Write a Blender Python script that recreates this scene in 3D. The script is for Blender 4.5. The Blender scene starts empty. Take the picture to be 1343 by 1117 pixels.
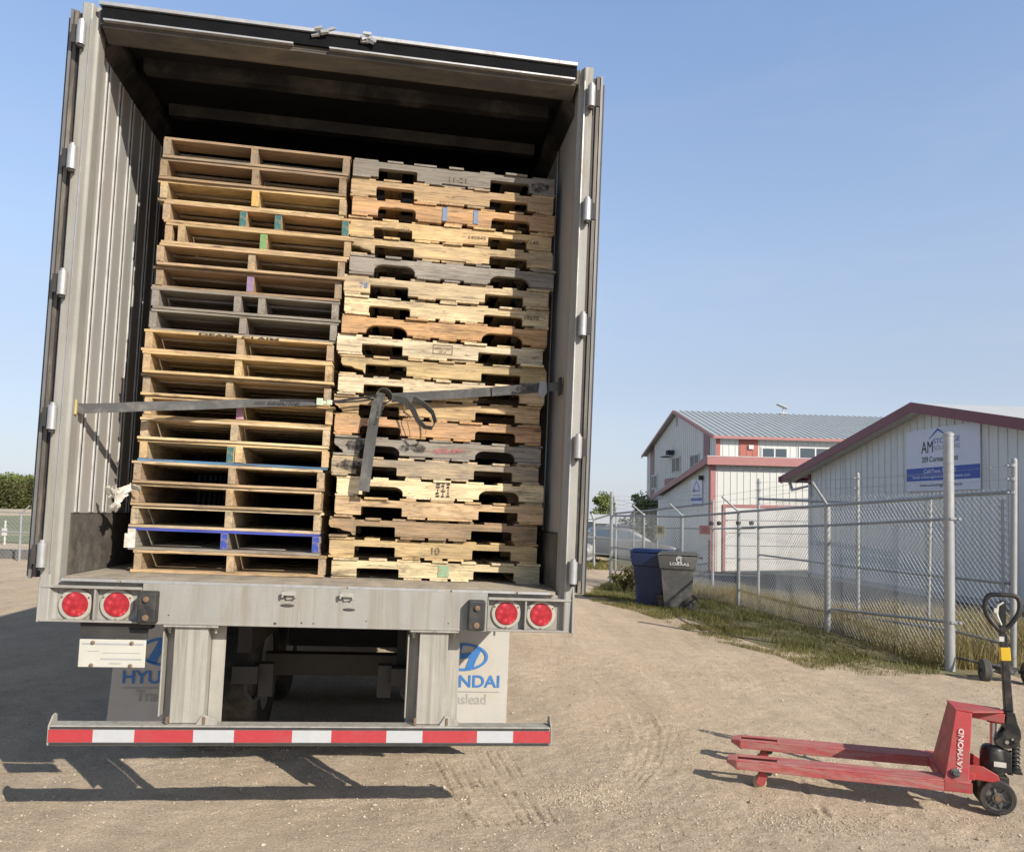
import bpy, bmesh, math, random
import numpy as np
from mathutils import Vector, Matrix, noise as mnoise
R = math.radians
random.seed(7); rng = np.random.default_rng(7)
scene = bpy.context.scene
col = scene.collection

# ------------------------------------------------------------------ camera model (used to survey points)
F, CX, CY, PITCH, ROLL, HC = 1020.0, 671.5, 624.4, .0447, .0178, 1.65
GX, GY = -.0264, -.008
def ray(px, py):
    a = px-CX; b = py-CY; cr, sr = math.cos(ROLL), math.sin(ROLL)
    u = a*cr+b*sr; v = -a*sr+b*cr
    x = u/F; up = -v/F; c, s = math.cos(PITCH), math.sin(PITCH)
    y = c-up*s; z = s+up*c
    return x/y, z/y
def at(px, py, Y):
    x, z = ray(px, py); return Vector((x*Y, Y, HC+z*Y))
def g0(x, y):
    k = max(0, min(1, (x-3.5)/4)); k = k*k*(3-2*k)
    return GX*max(-45, min(45, x))+GY*max(-12, min(60, y))-.052*max(0, min(8, y-27.5))*k
def onplane(px, py, P, D):           # vertical plane through P along horizontal direction D
    x, z = ray(px, py)
    n = (-D[1], D[0])
    Y = (P[0]*n[0]+P[1]*n[1])/(x*n[0]+n[1])
    return Vector((x*Y, Y, HC+z*Y))

# ------------------------------------------------------------------ object helpers
def tag(o, label=None, cat=None, group=None, kind=None):
    if label: o['label'] = label
    if cat: o['category'] = cat
    if group: o['group'] = group
    if kind: o['kind'] = kind
    return o
def empty(name, M, label, cat, group=None):
    o = bpy.data.objects.new(name, None); col.objects.link(o)
    o.empty_display_size = .1
    if isinstance(M, Matrix): o.matrix_world = M
    else: o.location = M
    return tag(o, label, cat, group)

class MB:
    def __init__(s): s.v = []; s.f = []; s.m = []
    def add(s, vs, fs, m=0):
        o = len(s.v); s.v += [tuple(p) for p in vs]
        s.f += [tuple(i+o for i in f) for f in fs]; s.m += [m]*len(fs); return s
    def box(s, x0, x1, y0, y1, z0, z1, m=0, M=None):
        vs = [Vector(p) for p in ((x0,y0,z0),(x1,y0,z0),(x1,y1,z0),(x0,y1,z0),(x0,y0,z1),(x1,y0,z1),(x1,y1,z1),(x0,y1,z1))]
        if M is not None: vs = [M@p for p in vs]
        return s.add(vs, [(0,3,2,1),(4,5,6,7),(0,1,5,4),(1,2,6,5),(2,3,7,6),(3,0,4,7)], m)
    def tube(s, pts, r, n=8, m=0, caps=True, r2=None):
        pts = [Vector(p) for p in pts]; rings = []; o = len(s.v); k = len(pts)
        up = None
        for i, p in enumerate(pts):
            d = ((pts[min(i+1, k-1)]-pts[i]).normalized()+(pts[i]-pts[max(i-1, 0)]).normalized())
            d = d.normalized() if d.length > 1e-9 else Vector((0,0,1))
            if up is None: up = d.orthogonal().normalized()
            else:
                up = (up-d*up.dot(d)); up = up.normalized() if up.length > 1e-6 else d.orthogonal().normalized()
            w = d.cross(up)
            rr = r if r2 is None else r+(r2-r)*i/(k-1)
            s.v += [tuple(p+up*rr*math.cos(a)+w*rr*math.sin(a)) for a in (2*math.pi*j/n for j in range(n))]
        for i in range(k-1):
            for j in range(n):
                a = o+i*n+j; b = o+i*n+(j+1) % n
                s.f.append((a, b, b+n, a+n)); s.m.append(m)
        if caps:
            s.f.append(tuple(o+j for j in reversed(range(n)))); s.m.append(m)
            s.f.append(tuple(o+(k-1)*n+j for j in range(n))); s.m.append(m)
        return s
    def prism(s, poly, a, b, axis=1, m=0, M=None):
        # poly in the two other axes (order: axis 0 -> (y,z), axis 1 -> (x,z), axis 2 -> (x,y))
        def mk(p, t):
            q = {0:(t,p[0],p[1]), 1:(p[0],t,p[1]), 2:(p[0],p[1],t)}[axis]
            return M@Vector(q) if M is not None else Vector(q)
        n = len(poly); vs = [mk(p, a) for p in poly]+[mk(p, b) for p in poly]
        fs = [tuple(range(n)), tuple(reversed(range(n, 2*n)))]+[(i, i+n, (i+1) % n+n, (i+1) % n) for i in range(n)]
        return s.add(vs, fs, m)
    def lathe(s, prof, c, axis, n=24, m=0, ring=False):
        if ring: prof = list(prof)+[prof[0]]
        # prof: list of (radius, offset along axis)
        ax = Vector(axis).normalized(); u = ax.orthogonal().normalized(); w = ax.cross(u); c = Vector(c)
        vs = []; fs = []
        for r, h in prof:
            vs += [c+ax*h+u*r*math.cos(2*math.pi*j/n)+w*r*math.sin(2*math.pi*j/n) for j in range(n)]
        k = len(prof)
        for i in range(k-1):
            for j in range(n): fs.append((i*n+j, i*n+(j+1) % n, (i+1)*n+(j+1) % n, (i+1)*n+j))
        if not ring and prof[0][0] > 1e-4: fs.append(tuple(reversed(range(n))))
        if not ring and prof[-1][0] > 1e-4: fs.append(tuple((k-1)*n+j for j in range(n)))
        return s.add(vs, fs, m)
    def build(s, name, mats, parent=None, smooth=False, bevel=0, ang=35, seg=1):
        me = bpy.data.meshes.new(name); me.from_pydata(s.v, [], s.f)
        mats = mats if isinstance(mats, (list, tuple)) else [mats]
        for m in mats: me.materials.append(m)
        me.polygons.foreach_set('material_index', s.m)
        bm = bmesh.new(); bm.from_mesh(me)
        bmesh.ops.recalc_face_normals(bm, faces=bm.faces)
        if bevel:
            es = [e for e in bm.edges if len(e.link_faces) == 2 and e.calc_face_angle(0) > R(30)]
            bmesh.ops.bevel(bm, geom=es, offset=bevel, segments=seg, affect='EDGES', profile=.6, clamp_overlap=True)
        bm.to_mesh(me); bm.free()
        if smooth:
            me.polygons.foreach_set('use_smooth', [True]*len(me.polygons)); me.set_sharp_from_angle(angle=R(ang))
        me.update()
        o = bpy.data.objects.new(name, me); col.objects.link(o)
        if parent is not None: o.parent = parent
        return o

def text(name, body, mat, O, right, up, width=None, height=None, parent=None, off=.0, align='LEFT', shear=0, into=None):
    cu = bpy.data.curves.new('lettering', 'FONT'); cu.body = body; cu.size = 1; cu.offset = off; cu.shear = shear
    to = bpy.data.objects.new('lettering', cu); col.objects.link(to)
    dg = bpy.context.evaluated_depsgraph_get()
    me = bpy.data.meshes.new_from_object(to.evaluated_get(dg))
    bpy.data.objects.remove(to); bpy.data.curves.remove(cu)
    n = len(me.vertices); co = np.empty(n*3); me.vertices.foreach_get('co', co); co = co.reshape(-1, 3)
    mn = co.min(0); mx = co.max(0); w = mx[0]-mn[0]; h = mx[1]-mn[1]
    sy = (height/h) if height else width/w; sx = (width/w) if width else sy
    co[:, 0] = (co[:, 0]-mn[0])*sx; co[:, 1] = (co[:, 1]-mn[1])*sy
    if align == 'CENTER': co[:, 0] -= w*sx/2
    right = np.array(Vector(right).normalized()); up = np.array(Vector(up).normalized())
    P = np.array(O)+co[:, :1]*right+co[:, 1:2]*up
    fs = [tuple(p.vertices) for p in me.polygons]
    bpy.data.meshes.remove(me)
    if into is not None:
        into.add([tuple(p) for p in P], fs); return into
    mb = MB(); mb.add([tuple(p) for p in P], fs)
    me = bpy.data.meshes.new(name); me.from_pydata(mb.v, [], mb.f); me.materials.append(mat); me.update()
    o = bpy.data.objects.new(name, me); col.objects.link(o)
    if parent is not None: o.parent = parent
    return o

# ------------------------------------------------------------------ materials
def newmat(name):
    m = bpy.data.materials.new(name); m.use_nodes = True
    nt = m.node_tree; nt.nodes.clear()
    out = nt.nodes.new('ShaderNodeOutputMaterial'); b = nt.nodes.new('ShaderNodeBsdfPrincipled')
    nt.links.new(b.outputs[0], out.inputs[0])
    return m, nt, b
def N(nt, t, **kw):
    n = nt.nodes.new(t)
    for k, v in kw.items():
        if k in n.inputs.keys(): n.inputs[k].default_value = v
        else: setattr(n, k, v)
    return n
def noise(nt, vec, scale, detail=5, rough=.6, dist=0):
    n = N(nt, 'ShaderNodeTexNoise'); n.inputs['Scale'].default_value = scale; n.inputs['Detail'].default_value = detail
    n.inputs['Roughness'].default_value = rough; n.inputs['Distortion'].default_value = dist
    nt.links.new(vec, n.inputs['Vector']); return n.outputs['Fac']
def ramp(nt, fac, stops):
    r = nt.nodes.new('ShaderNodeValToRGB'); e = r.color_ramp.elements
    while len(e) < len(stops): e.new(.5)
    for el, (p, c) in zip(e, stops):
        el.position = p; el.color = (c, c, c, 1) if not isinstance(c, (tuple, list)) else (*c, 1)
    nt.links.new(fac, r.inputs[0]); return r.outputs['Color']
def mix(nt, fac, a, b, mode='MIX'):
    m = nt.nodes.new('ShaderNodeMix'); m.data_type = 'RGBA'; m.blend_type = mode
    for sock, val in ((m.inputs[0], fac), (m.inputs[6], a), (m.inputs[7], b)):
        if isinstance(val, (int, float)): sock.default_value = val
        elif isinstance(val, tuple): sock.default_value = (*val, 1)
        else: nt.links.new(val, sock)
    return m.outputs[2]
def mapping(nt, vec, scale=(1,1,1), loc=(0,0,0), rot=(0,0,0)):
    m = nt.nodes.new('ShaderNodeMapping'); m.inputs['Scale'].default_value = scale; m.inputs['Location'].default_value = loc
    m.inputs['Rotation'].default_value = rot
    nt.links.new(vec, m.inputs[0]); return m.outputs[0]
def bump(nt, b, h, strength=.3, dist=.01):
    bp = nt.nodes.new('ShaderNodeBump'); bp.inputs['Strength'].default_value = strength; bp.inputs['Distance'].default_value = dist
    nt.links.new(h, bp.inputs['Height']); nt.links.new(bp.outputs[0], b.inputs['Normal'])

def pm(name, c, rough=.6, metal=0, var=.2, scale=4, dirt=None, amt=.5, dscale=2.5, stretch=(1,1,1), bmp=0, bscale=60, coat=0, trans=0):
    m, nt, b = newmat(name)
    tc = nt.nodes.new('ShaderNodeTexCoord').outputs['Object']
    n1 = noise(nt, tc, scale, 6, .65)
    f = ramp(nt, n1, [(.25, 1-var), (.75, 1+var)])
    cc = mix(nt, 1.0, c, f, 'MULTIPLY')
    if dirt:
        n2 = noise(nt, mapping(nt, tc, stretch, (3.1, 7.7, 1.3)), dscale, 9, .72, .4)
        lo = .62-.35*amt
        k = ramp(nt, n2, [(lo, 0.0), (lo+.22, .85)])
        cc = mix(nt, k, cc, dirt)
        rr = ramp(nt, n2, [(lo, rough), (lo+.2, min(1, rough+.25))])
        nt.links.new(rr, b.inputs['Roughness'])
    else: b.inputs['Roughness'].default_value = rough
    nt.links.new(cc, b.inputs['Base Color'])
    b.inputs['Metallic'].default_value = metal
    if coat: b.inputs['Coat Weight'].default_value = coat
    if bmp: bump(nt, b, noise(nt, tc, bscale, 4, .6), bmp, .004)
    return m

M = {}
M['frame']  = pm('weathered_white_steel', (.288,.28,.252), .55, 0, .14, 3, (.22,.19,.145), .5, 2.2, (6,6,.35), .25, 90)
M['frame2'] = pm('grimy_galvanised_steel', (.375,.355,.31), .5, .1, .15, 5, (.2,.18,.145), .5, 3, (7,7,.3), .2, 70)
M['alu']    = pm('worn_aluminium', (.43,.43,.43), .45, .5, .2, 12, (.3,.28,.24), .45, 6, (2,2,.4), .1, 120)
M['liner']  = pm('white_liner_panel', (.33,.32,.3), .5, 0, .1, 2, (.33,.29,.24), .5, 1.6, (2,2,.5), .08, 60)
M['slot']   = pm('grey_steel_slot', (.05,.05,.05), .5, .3, .3, 10)
M['bright'] = pm('sunlit_wall_strip', (.56,.55,.52), .45, .1, .15, 9, (.3,.28,.25), .4, 7, (2,2,.6))
M['headstrip']   = pm('dark_header_strip', (.009,.009,.01), .9, 0, .3, 8); M['headstrip'].node_tree.nodes['Principled BSDF'].inputs['Specular IOR Level'].default_value = .08
M['doortrim'] = pm('dull_door_trim', (.16,.155,.15), .5, .2, .2, 6)
M['black']  = pm('black_rubber', (.018,.018,.018), .6, 0, .4, 8, (.09,.08,.065), .45, 6, (1,1,1), .3, 60)
M['darkm']  = pm('dark_chassis_steel', (.03,.03,.03), .7, .1, .4, 6, (.07,.06,.05), .5, 3)
M['roofin'] = pm('shade_dark_roof_skin', (.007,.007,.008), .7, .2, .2, 3)  # ceiling skin and bows near-black: the unlit interior's shade put into the colour
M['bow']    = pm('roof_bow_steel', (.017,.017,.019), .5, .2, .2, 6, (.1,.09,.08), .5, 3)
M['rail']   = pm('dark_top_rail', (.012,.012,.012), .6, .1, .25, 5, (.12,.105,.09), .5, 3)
M['header'] = pm('header_steel', (.05,.047,.043), .6, 0, .2, 5, (.15,.125,.09), .55, 3, (.6,2,2), .2, 70)
M['scuff']  = pm('scuff_plate', (.085,.075,.065), .7, .1, .35, 18, (.17,.145,.115), .5, 7, (1,1,1), .9, 45)
M['floor']  = pm('dusty_trailer_floor', (.27,.235,.19), .8, 0, .3, 9, (.4,.34,.26), .55, 4, (2,.5,1), .4, 60)
M['brownedge'] = pm('door_edge_brown', (.085,.07,.056), .6, 0, .25, 6, (.28,.25,.2), .45, 3, (3,3,.5))
M['white']  = pm('white_paint', (.53,.525,.51), .5, 0, .06, 3, (.5,.46,.38), .35, 3)
M['doorgrey'] = pm('dusty_grey_door', (.22,.21,.19), .5, 0, .12, 3)
M['plate']  = pm('plate_white', (.5,.485,.42), .5, 0, .04, 4, (.45,.42,.34), .3, 9)
M['plategrey'] = pm('plate_grey', (.33,.34,.34), .5, 0, .1, 8)
M['tapered'] = pm('reflective_red', (.4,.04,.048), .45, 0, .12, 40, (.34,.06,.06), .35, 5)
M['tapewhite'] = pm('reflective_white', (.43,.44,.45), .45, 0, .04, 30, (.5,.5,.48), .25, 6)
M['lensring'] = pm('lamp_ring', (.36,.34,.29), .5, 0, .08, 10, (.4,.35,.27), .4, 9)
M['bolt']   = pm('rusty_bolt', (.2,.13,.085), .7, .3, .3, 60)
M['rubberflap'] = pm('white_mud_flap', (.43,.41,.37), .6, 0, .06, 4, (.42,.36,.27), .4, 3)
M['blue']   = pm('print_blue', (.035,.16,.42), .55, 0, .15, 20)
M['greyprint'] = pm('print_grey', (.3,.29,.27), .6, 0, .15, 20)
M['tyre']   = pm('tyre_rubber', (.022,.021,.02), .8, 0, .3, 10, (.12,.1,.075), .5, 5, (1,1,1), .3, 60)
M['webbing'] = pm('grey_webbing', (.075,.074,.071), .8, 0, .15, 30, (.2,.19,.17), .4, 8, (1,1,1), .5, 300)
M['webdark'] = pm('dark_cord', (.025,.025,.025), .8)
M['ink']    = pm('black_ink', (.03,.028,.025), .8, 0, .4, 60)
M['inkfaint'] = pm('faded_ink', (.17,.125,.08), .8, 0, .4, 80)
M['brass']  = pm('yellow_fitting', (.5,.42,.2), .5, .3, .2, 20)
M['limebuckle'] = pm('pale_buckle', (.5,.56,.4), .5, .2, .2, 30)
M['rag']    = pm('torn_pale_plastic', (.6,.56,.48), .8, 0, .15, 10, (.4,.35,.28), .4, 8)
M['red']    = pm('worn_red_paint', (.42,.042,.042), .5, 0, .18, 6, (.26,.11,.09), .5, 5, (1,2,2), .25, 70)
M['redworn'] = pm('scraped_red_paint', (.42,.08,.075), .6, 0, .22, 14, (.36,.25,.21), .55, 9, (.5,3,3), .35, 60)
M['jackblack'] = pm('black_painted_steel', (.018,.018,.019), .42, .1, .3, 12, (.075,.065,.05), .45, 8)
M['chrome'] = pm('chrome_piston', (.6,.6,.6), .3, .9, .05, 20)
M['yellow'] = pm('yellow_sticker', (.72,.46,.03), .5, 0, .06, 20)
M['sticker'] = pm('pale_sticker', (.6,.58,.5), .6, 0, .15, 40)
M['lettering'] = pm('worn_white_lettering', (.66,.6,.54), .6, 0, .15, 60, (.42,.12,.11), .62, 45)
M['poly']   = pm('roller_polyurethane', (.4,.3,.17), .6, 0, .25, 20)
M['hub']    = pm('wheel_casting', (.05,.05,.05), .5, .3, .4, 20, (.3,.28,.24), .5, 12)
M['galv']   = pm('galvanised_pipe', (.33,.335,.335), .5, .35, .12, 8, (.4,.4,.39), .4, 9, (1,1,.3))
M['galvdk'] = pm('dull_galvanised_pipe', (.27,.285,.3), .5, .3, .15, 8)
M['wire']   = pm('chain_link_wire', (.4,.42,.43), .5, .15, .15, 8)
M['wirefar'] = pm('far_chain_link_wire', (.36,.4,.41), .5, .2, .15, 8)
M['cream']  = pm('cream_metal_siding', (.53,.53,.49), .5, 0, .04, 1, (.6,.57,.48), .25, 1.5, (3,3,.4))
M['pale']   = pm('pale_grey_siding', (.62,.62,.595), .5, 0, .04, 1, (.5,.5,.47), .3, 1.2, (3,3,.5))
M['maroon'] = pm('maroon_trim', (.17,.04,.05), .45, 0, .12, 4)
M['redtrim'] = pm('red_siding', (.33,.095,.07), .5, 0, .08, 4)
M['pinktrim'] = pm('sunfaded_red_trim', (.33,.14,.13), .5, 0, .1, 3)
M['roofmetal'] = pm('grey_metal_roof', (.39,.42,.43), .45, .15, .1, 2)
M['roofwhite'] = pm('white_metal_roof', (.5,.5,.49), .45, 0, .05, 2)
M['soffit'] = pm('white_soffit', (.6,.58,.53), .6)
M['signblue'] = pm('sign_blue', (.03,.08,.36), .5, 0, .06, 8)
M['signwhite'] = pm('sign_white', (.62,.64,.72), .5, 0, .03, 3)
M['asphalt'] = pm('asphalt', (.075,.078,.082), .9, 0, .2, 5, (.13,.12,.1), .4, 1.2, (1,1,1), .6, 120)
M['concrete'] = pm('concrete_pad', (.42,.38,.31), .9, 0, .12, 3, (.3,.26,.2), .4, 2)
M['binblue'] = pm('blue_plastic', (.007,.018,.07), .5, 0, .1, 6, (.04,.045,.08), .3, 4)
M['bingrey'] = pm('grey_plastic', (.075,.075,.073), .55, 0, .12, 6, (.17,.16,.14), .4, 4)
M['bark']   = pm('bark', (.1,.075,.05), .9, 0, .3, 10)
M['grime']  = pm('grime_patch', (.06,.055,.05), .9, 0, .4, 30)

def glass(name, c):
    m, nt, b = newmat(name); b.inputs['Base Color'].default_value = (*c, 1); b.inputs['Roughness'].default_value = .06
    b.inputs['Specular IOR Level'].default_value = .8; return m
M['glass'] = glass('window_glass', (.05,.065,.08)); M['glassdark'] = pm('dark_window_glass', (.012,.014,.018), .4)
def lens_mat():
    m, nt, b = newmat('red_lamp_lens')
    tc = nt.nodes.new('ShaderNodeTexCoord').outputs['Object']
    v = N(nt, 'ShaderNodeTexVoronoi'); v.inputs['Scale'].default_value = 34; nt.links.new(tc, v.inputs['Vector'])
    c = ramp(nt, v.outputs['Distance'], [(.0, (.6,.09,.1)), (.35, (.4,.018,.03)), (.8, (.24,.008,.015))])
    nt.links.new(c, b.inputs['Base Color']); b.inputs['Roughness'].default_value = .18
    b.inputs['Coat Weight'].default_value = .5; bump(nt, b, v.outputs['Distance'], .3, .004)
    return m
M['lens'] = lens_mat()

def wood_mat():
    m, nt, b = newmat('pallet_wood')
    oi = nt.nodes.new('ShaderNodeObjectInfo'); tc = nt.nodes.new('ShaderNodeTexCoord').outputs['Object']
    ad = nt.nodes.new('ShaderNodeVectorMath'); ad.operation = 'MULTIPLY_ADD'
    cmb = nt.nodes.new('ShaderNodeCombineXYZ')
    for i in range(3): nt.links.new(oi.outputs['Random'], cmb.inputs[i])
    nt.links.new(cmb.outputs[0], ad.inputs[0]); ad.inputs[1].default_value = (37, 61, 83); nt.links.new(tc, ad.inputs[2])
    vec = ad.outputs[0]
    grain = noise(nt, mapping(nt, vec, (2.2, 42, 42)), 2.2, 7, .65, 1.2)
    broad = noise(nt, mapping(nt, vec, (1.6, 6, 6)), 1.6, 4, .6)
    k1 = ramp(nt, grain, [(.3, .52), (.48, .92), (.7, 1.13)])
    c = mix(nt, 1.0, oi.outputs['Color'], k1, 'MULTIPLY')
    k2 = ramp(nt, broad, [(.3, .62), (.6, 1.06)])
    c = mix(nt, 1.0, c, k2, 'MULTIPLY')
    # knots
    v = N(nt, 'ShaderNodeTexVoronoi'); v.inputs['Scale'].default_value = 1.0
    nt.links.new(mapping(nt, vec, (3.2, 13, 13)), v.inputs['Vector'])
    kn = ramp(nt, v.outputs['Distance'], [(.05, 1.0), (.13, 0.0)])
    c = mix(nt, kn, c, (.11,.06,.028))
    ck = noise(nt, mapping(nt, vec, (1.1, 30, 30), (8, 3, 1)), 1.7, 3, .5, .8)
    c = mix(nt, ramp(nt, ck, [(.485, 0.0), (.5, .8), (.515, 0.0)]), c, (.05,.03,.016))
    # weathering by alpha
    wz = noise(nt, mapping(nt, vec, (4, 14, 14), (5, 2, 9)), 1.4, 8, .75)
    wm = nt.nodes.new('ShaderNodeMath'); wm.operation = 'MULTIPLY'
    nt.links.new(ramp(nt, wz, [(.33, .2), (.6, 1.0)]), wm.inputs[0]); al_ = nt.nodes.new('ShaderNodeMath'); al_.operation = 'MULTIPLY_ADD'; al_.use_clamp = True; al_.inputs[1].default_value = 1.1; al_.inputs[2].default_value = .05; nt.links.new(oi.outputs['Alpha'], al_.inputs[0]); nt.links.new(al_.outputs[0], wm.inputs[1])
    gr = mix(nt, 1.0, (.235,.205,.17), k1, 'MULTIPLY')
    c = mix(nt, wm.outputs[0], c, gr)
    # dark stains
    st = noise(nt, mapping(nt, vec, (2.5, 8, 8), (1, 4, 2)), 1.3, 9, .75, .5)
    c = mix(nt, ramp(nt, st, [(.54, 0.0), (.7, .72)]), c, (.085,.06,.04))
    nt.links.new(c, b.inputs['Base Color']); b.inputs['Roughness'].default_value = .85
    b.inputs['Specular IOR Level'].default_value = .25
    bump(nt, b, grain, .55, .003)
    return m
M['wood'] = wood_mat()
def paintend(name, c): return pm(name, c, .75, 0, .25, 60, (.35,.25,.14), .38, 30)
PAINT = {'teal': paintend('teal_paint', (.035,.12,.115)), 'green': paintend('green_paint', (.14,.27,.1)), 'purple': paintend('purple_paint', (.22,.15,.27)),
         'pink': paintend('pink_paint', (.42,.19,.3)), 'orange': paintend('orange_paint', (.55,.32,.09)), 'blue': paintend('blue_paint', (.03,.06,.3)),
         'skyblue': paintend('pale_blue_paint', (.09,.25,.42)), 'greenstamp': paintend('green_stamp', (.22,.36,.22)), 'bluestripe': paintend('blue_stripe', (.16,.22,.33)),
         'whitepeel': paintend('peeling_white_paint', (.6,.58,.52))}

# ------------------------------------------------------------------ ground
def vnoise(x, y, scale, seed):
    X = x/scale; Y = y/scale
    xi = np.floor(X).astype(np.int64); yi = np.floor(Y).astype(np.int64); fx = X-xi; fy = Y-yi
    fx = fx*fx*(3-2*fx); fy = fy*fy*(3-2*fy)
    def h(a, b):
        n = (a*374761393+b*668265263+seed*974634911) & 0x7fffffff
        n = ((n ^ (n >> 13))*1274126177) & 0x7fffffff
        n = n ^ (n >> 16)
        return (n & 0xffff)/65535.0
    return (h(xi, yi)*(1-fx)+h(xi+1, yi)*fx)*(1-fy)+(h(xi, yi+1)*(1-fx)+h(xi+1, yi+1)*fx)*fy-.5
def graded(segs):
    out = [segs[0][0]]
    for a, b, st in segs:
        n = max(1, int(round((b-a)/st))); out += list(np.linspace(a, b, n+1)[1:])
    return np.array(out)
def seglen(px_, py_, poly):
    d = np.full(px_.shape, 9e9); along = np.zeros(px_.shape); acc = 0
    for (ax, ay), (bx, by) in zip(poly[:-1], poly[1:]):
        dx, dy = bx-ax, by-ay; L = math.hypot(dx, dy)
        t = np.clip(((px_-ax)*dx+(py_-ay)*dy)/(L*L), 0, 1)
        q = np.hypot(px_-(ax+t*dx), py_-(ay+t*dy)); m = q < d
        d = np.where(m, q, d); along = np.where(m, acc+t*L, along); acc += L
    return d, along
def gpt(px, py):
    x, z = ray(px, py); Y = HC/(GX*x+GY-z); return (x*Y, Y)
xs = graded([(-260,-60,20),(-60,-12,2),(-12,-4.5,.25),(-4.5,-.6,.03),(-.6,2.7,.0125),(2.7,6.6,.03),(6.6,14,.25),(14,60,2),(60,260,20)])
ys = graded([(-25,2.9,1.2),(2.9,3.9,.03),(3.9,6.6,.0125),(6.6,10,.035),(10,22,.25),(22,40,1),(40,60,2),(60,500,40)])
X, Y = np.meshgrid(xs, ys)
kk = np.clip((X-3.5)/4, 0, 1); kk = kk*kk*(3-2*kk)
Z = GX*np.clip(X, -45, 45)+GY*np.clip(Y, -12, 60)-.052*np.clip(Y-27.5, 0, 8)*kk
near = np.clip((16-Y)/6, 0, 1)*np.clip((9-np.abs(X-1))/3, 0, 1)
h = vnoise(X, Y, 1.3, 1)*.035+vnoise(X, Y, .43, 2)*.016+vnoise(X, Y, .14, 3)*.008+vnoise(X, Y, .055, 4)*.0055+vnoise(X, Y, .026, 5)*.0035
rough_m = np.clip(vnoise(X, Y, .9, 9)*2+.55, .15, 1.2)
h2 = vnoise(X, Y, .05, 6)*.006+vnoise(X, Y, .03, 7)*.006
Z = Z+near*(h+h2*rough_m)
tracks = []
for off in (0, .045, .09, .135):        # narrow hard tyre grooves left of the lower right of the trailer
    tracks.append(([gpt(562+off*320, 985), gpt(578+off*320, 1010), gpt(603+off*330, 1062), gpt(622+off*330, 1085)], .009, .011))
for off in (0, .05, .1, .15):
    tracks.append(([gpt(622+off*280, 985), gpt(650+off*290, 1030), gpt(684+off*300, 1082)], .009, .011))
for off in (0, .07, .14):
    tracks.append(([gpt(800+off*160, 905), gpt(838+off*160, 935), gpt(853+off*160, 965), gpt(845+off*160, 1000), gpt(815+off*150, 1035)], .01, .004))
for off in (0, .07, .14):
    tracks.append(([gpt(985, 865+off*90), gpt(1060, 903+off*90), gpt(1130, 938+off*90), gpt(1200, 968+off*90)], .012, .007))
tracks.append(([gpt(1085, 1070), gpt(1050, 1030), gpt(1046, 1012)], .02, .015))
for poly, w, dep in tracks:
    d, al = seglen(X, Y, poly); br = np.clip(vnoise(X, Y, .12, 21)*2.2+.75, 0, 1)
    Z -= dep*np.exp(-(d/w)**2)*br
    Z += dep*.5*np.exp(-((d-w*2)/w)**2)*br
for poly, wid, dep, lug in (([gpt(792,890), gpt(832,925), gpt(852,962), gpt(846,1000), gpt(818,1035), gpt(770,1062)], .1, .0045, .055), ([gpt(985,868), gpt(1060,905), gpt(1130,940), gpt(1210,973)], .11, .005, .06), ([gpt(560,1000), gpt(600,1062), gpt(640,1117)], .1, .004, .05)):
    d, al = seglen(X, Y, poly); br = np.clip(vnoise(X, Y, .25, 23)*2+.7, 0, 1); mk = np.clip((wid-d)/.02, 0, 1)
    Z -= dep*mk*br*(.35+.65*(np.sin(al*2*math.pi/lug+d*30) > .1)); Z += dep*.8*np.exp(-((d-wid-.02)/.02)**2)*br
nx, ny = len(xs), len(ys)
V = np.stack([X.ravel(), Y.ravel(), Z.ravel()], 1)
idx = np.arange(nx*ny).reshape(ny, nx)
Q = np.stack([idx[:-1,:-1].ravel(), idx[:-1,1:].ravel(), idx[1:,1:].ravel(), idx[1:,:-1].ravel()], 1)
me = bpy.data.meshes.new('ground'); me.vertices.add(len(V)); me.vertices.foreach_set('co', V.ravel())
me.loops.add(Q.size); me.loops.foreach_set('vertex_index', Q.ravel().astype(np.int32))
me.polygons.add(len(Q)); me.polygons.foreach_set('loop_start', np.arange(0, Q.size, 4, dtype=np.int32)); me.polygons.foreach_set('loop_total', np.full(len(Q), 4, dtype=np.int32))
me.update(); me.validate(); me.polygons.foreach_set('use_smooth', [True]*len(Q))
ground = bpy.data.objects.new('ground', me); col.objects.link(ground)
tag(ground, 'pale tan gravel and dirt yard with tyre tracks and loose stones', 'ground', kind='structure')
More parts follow.
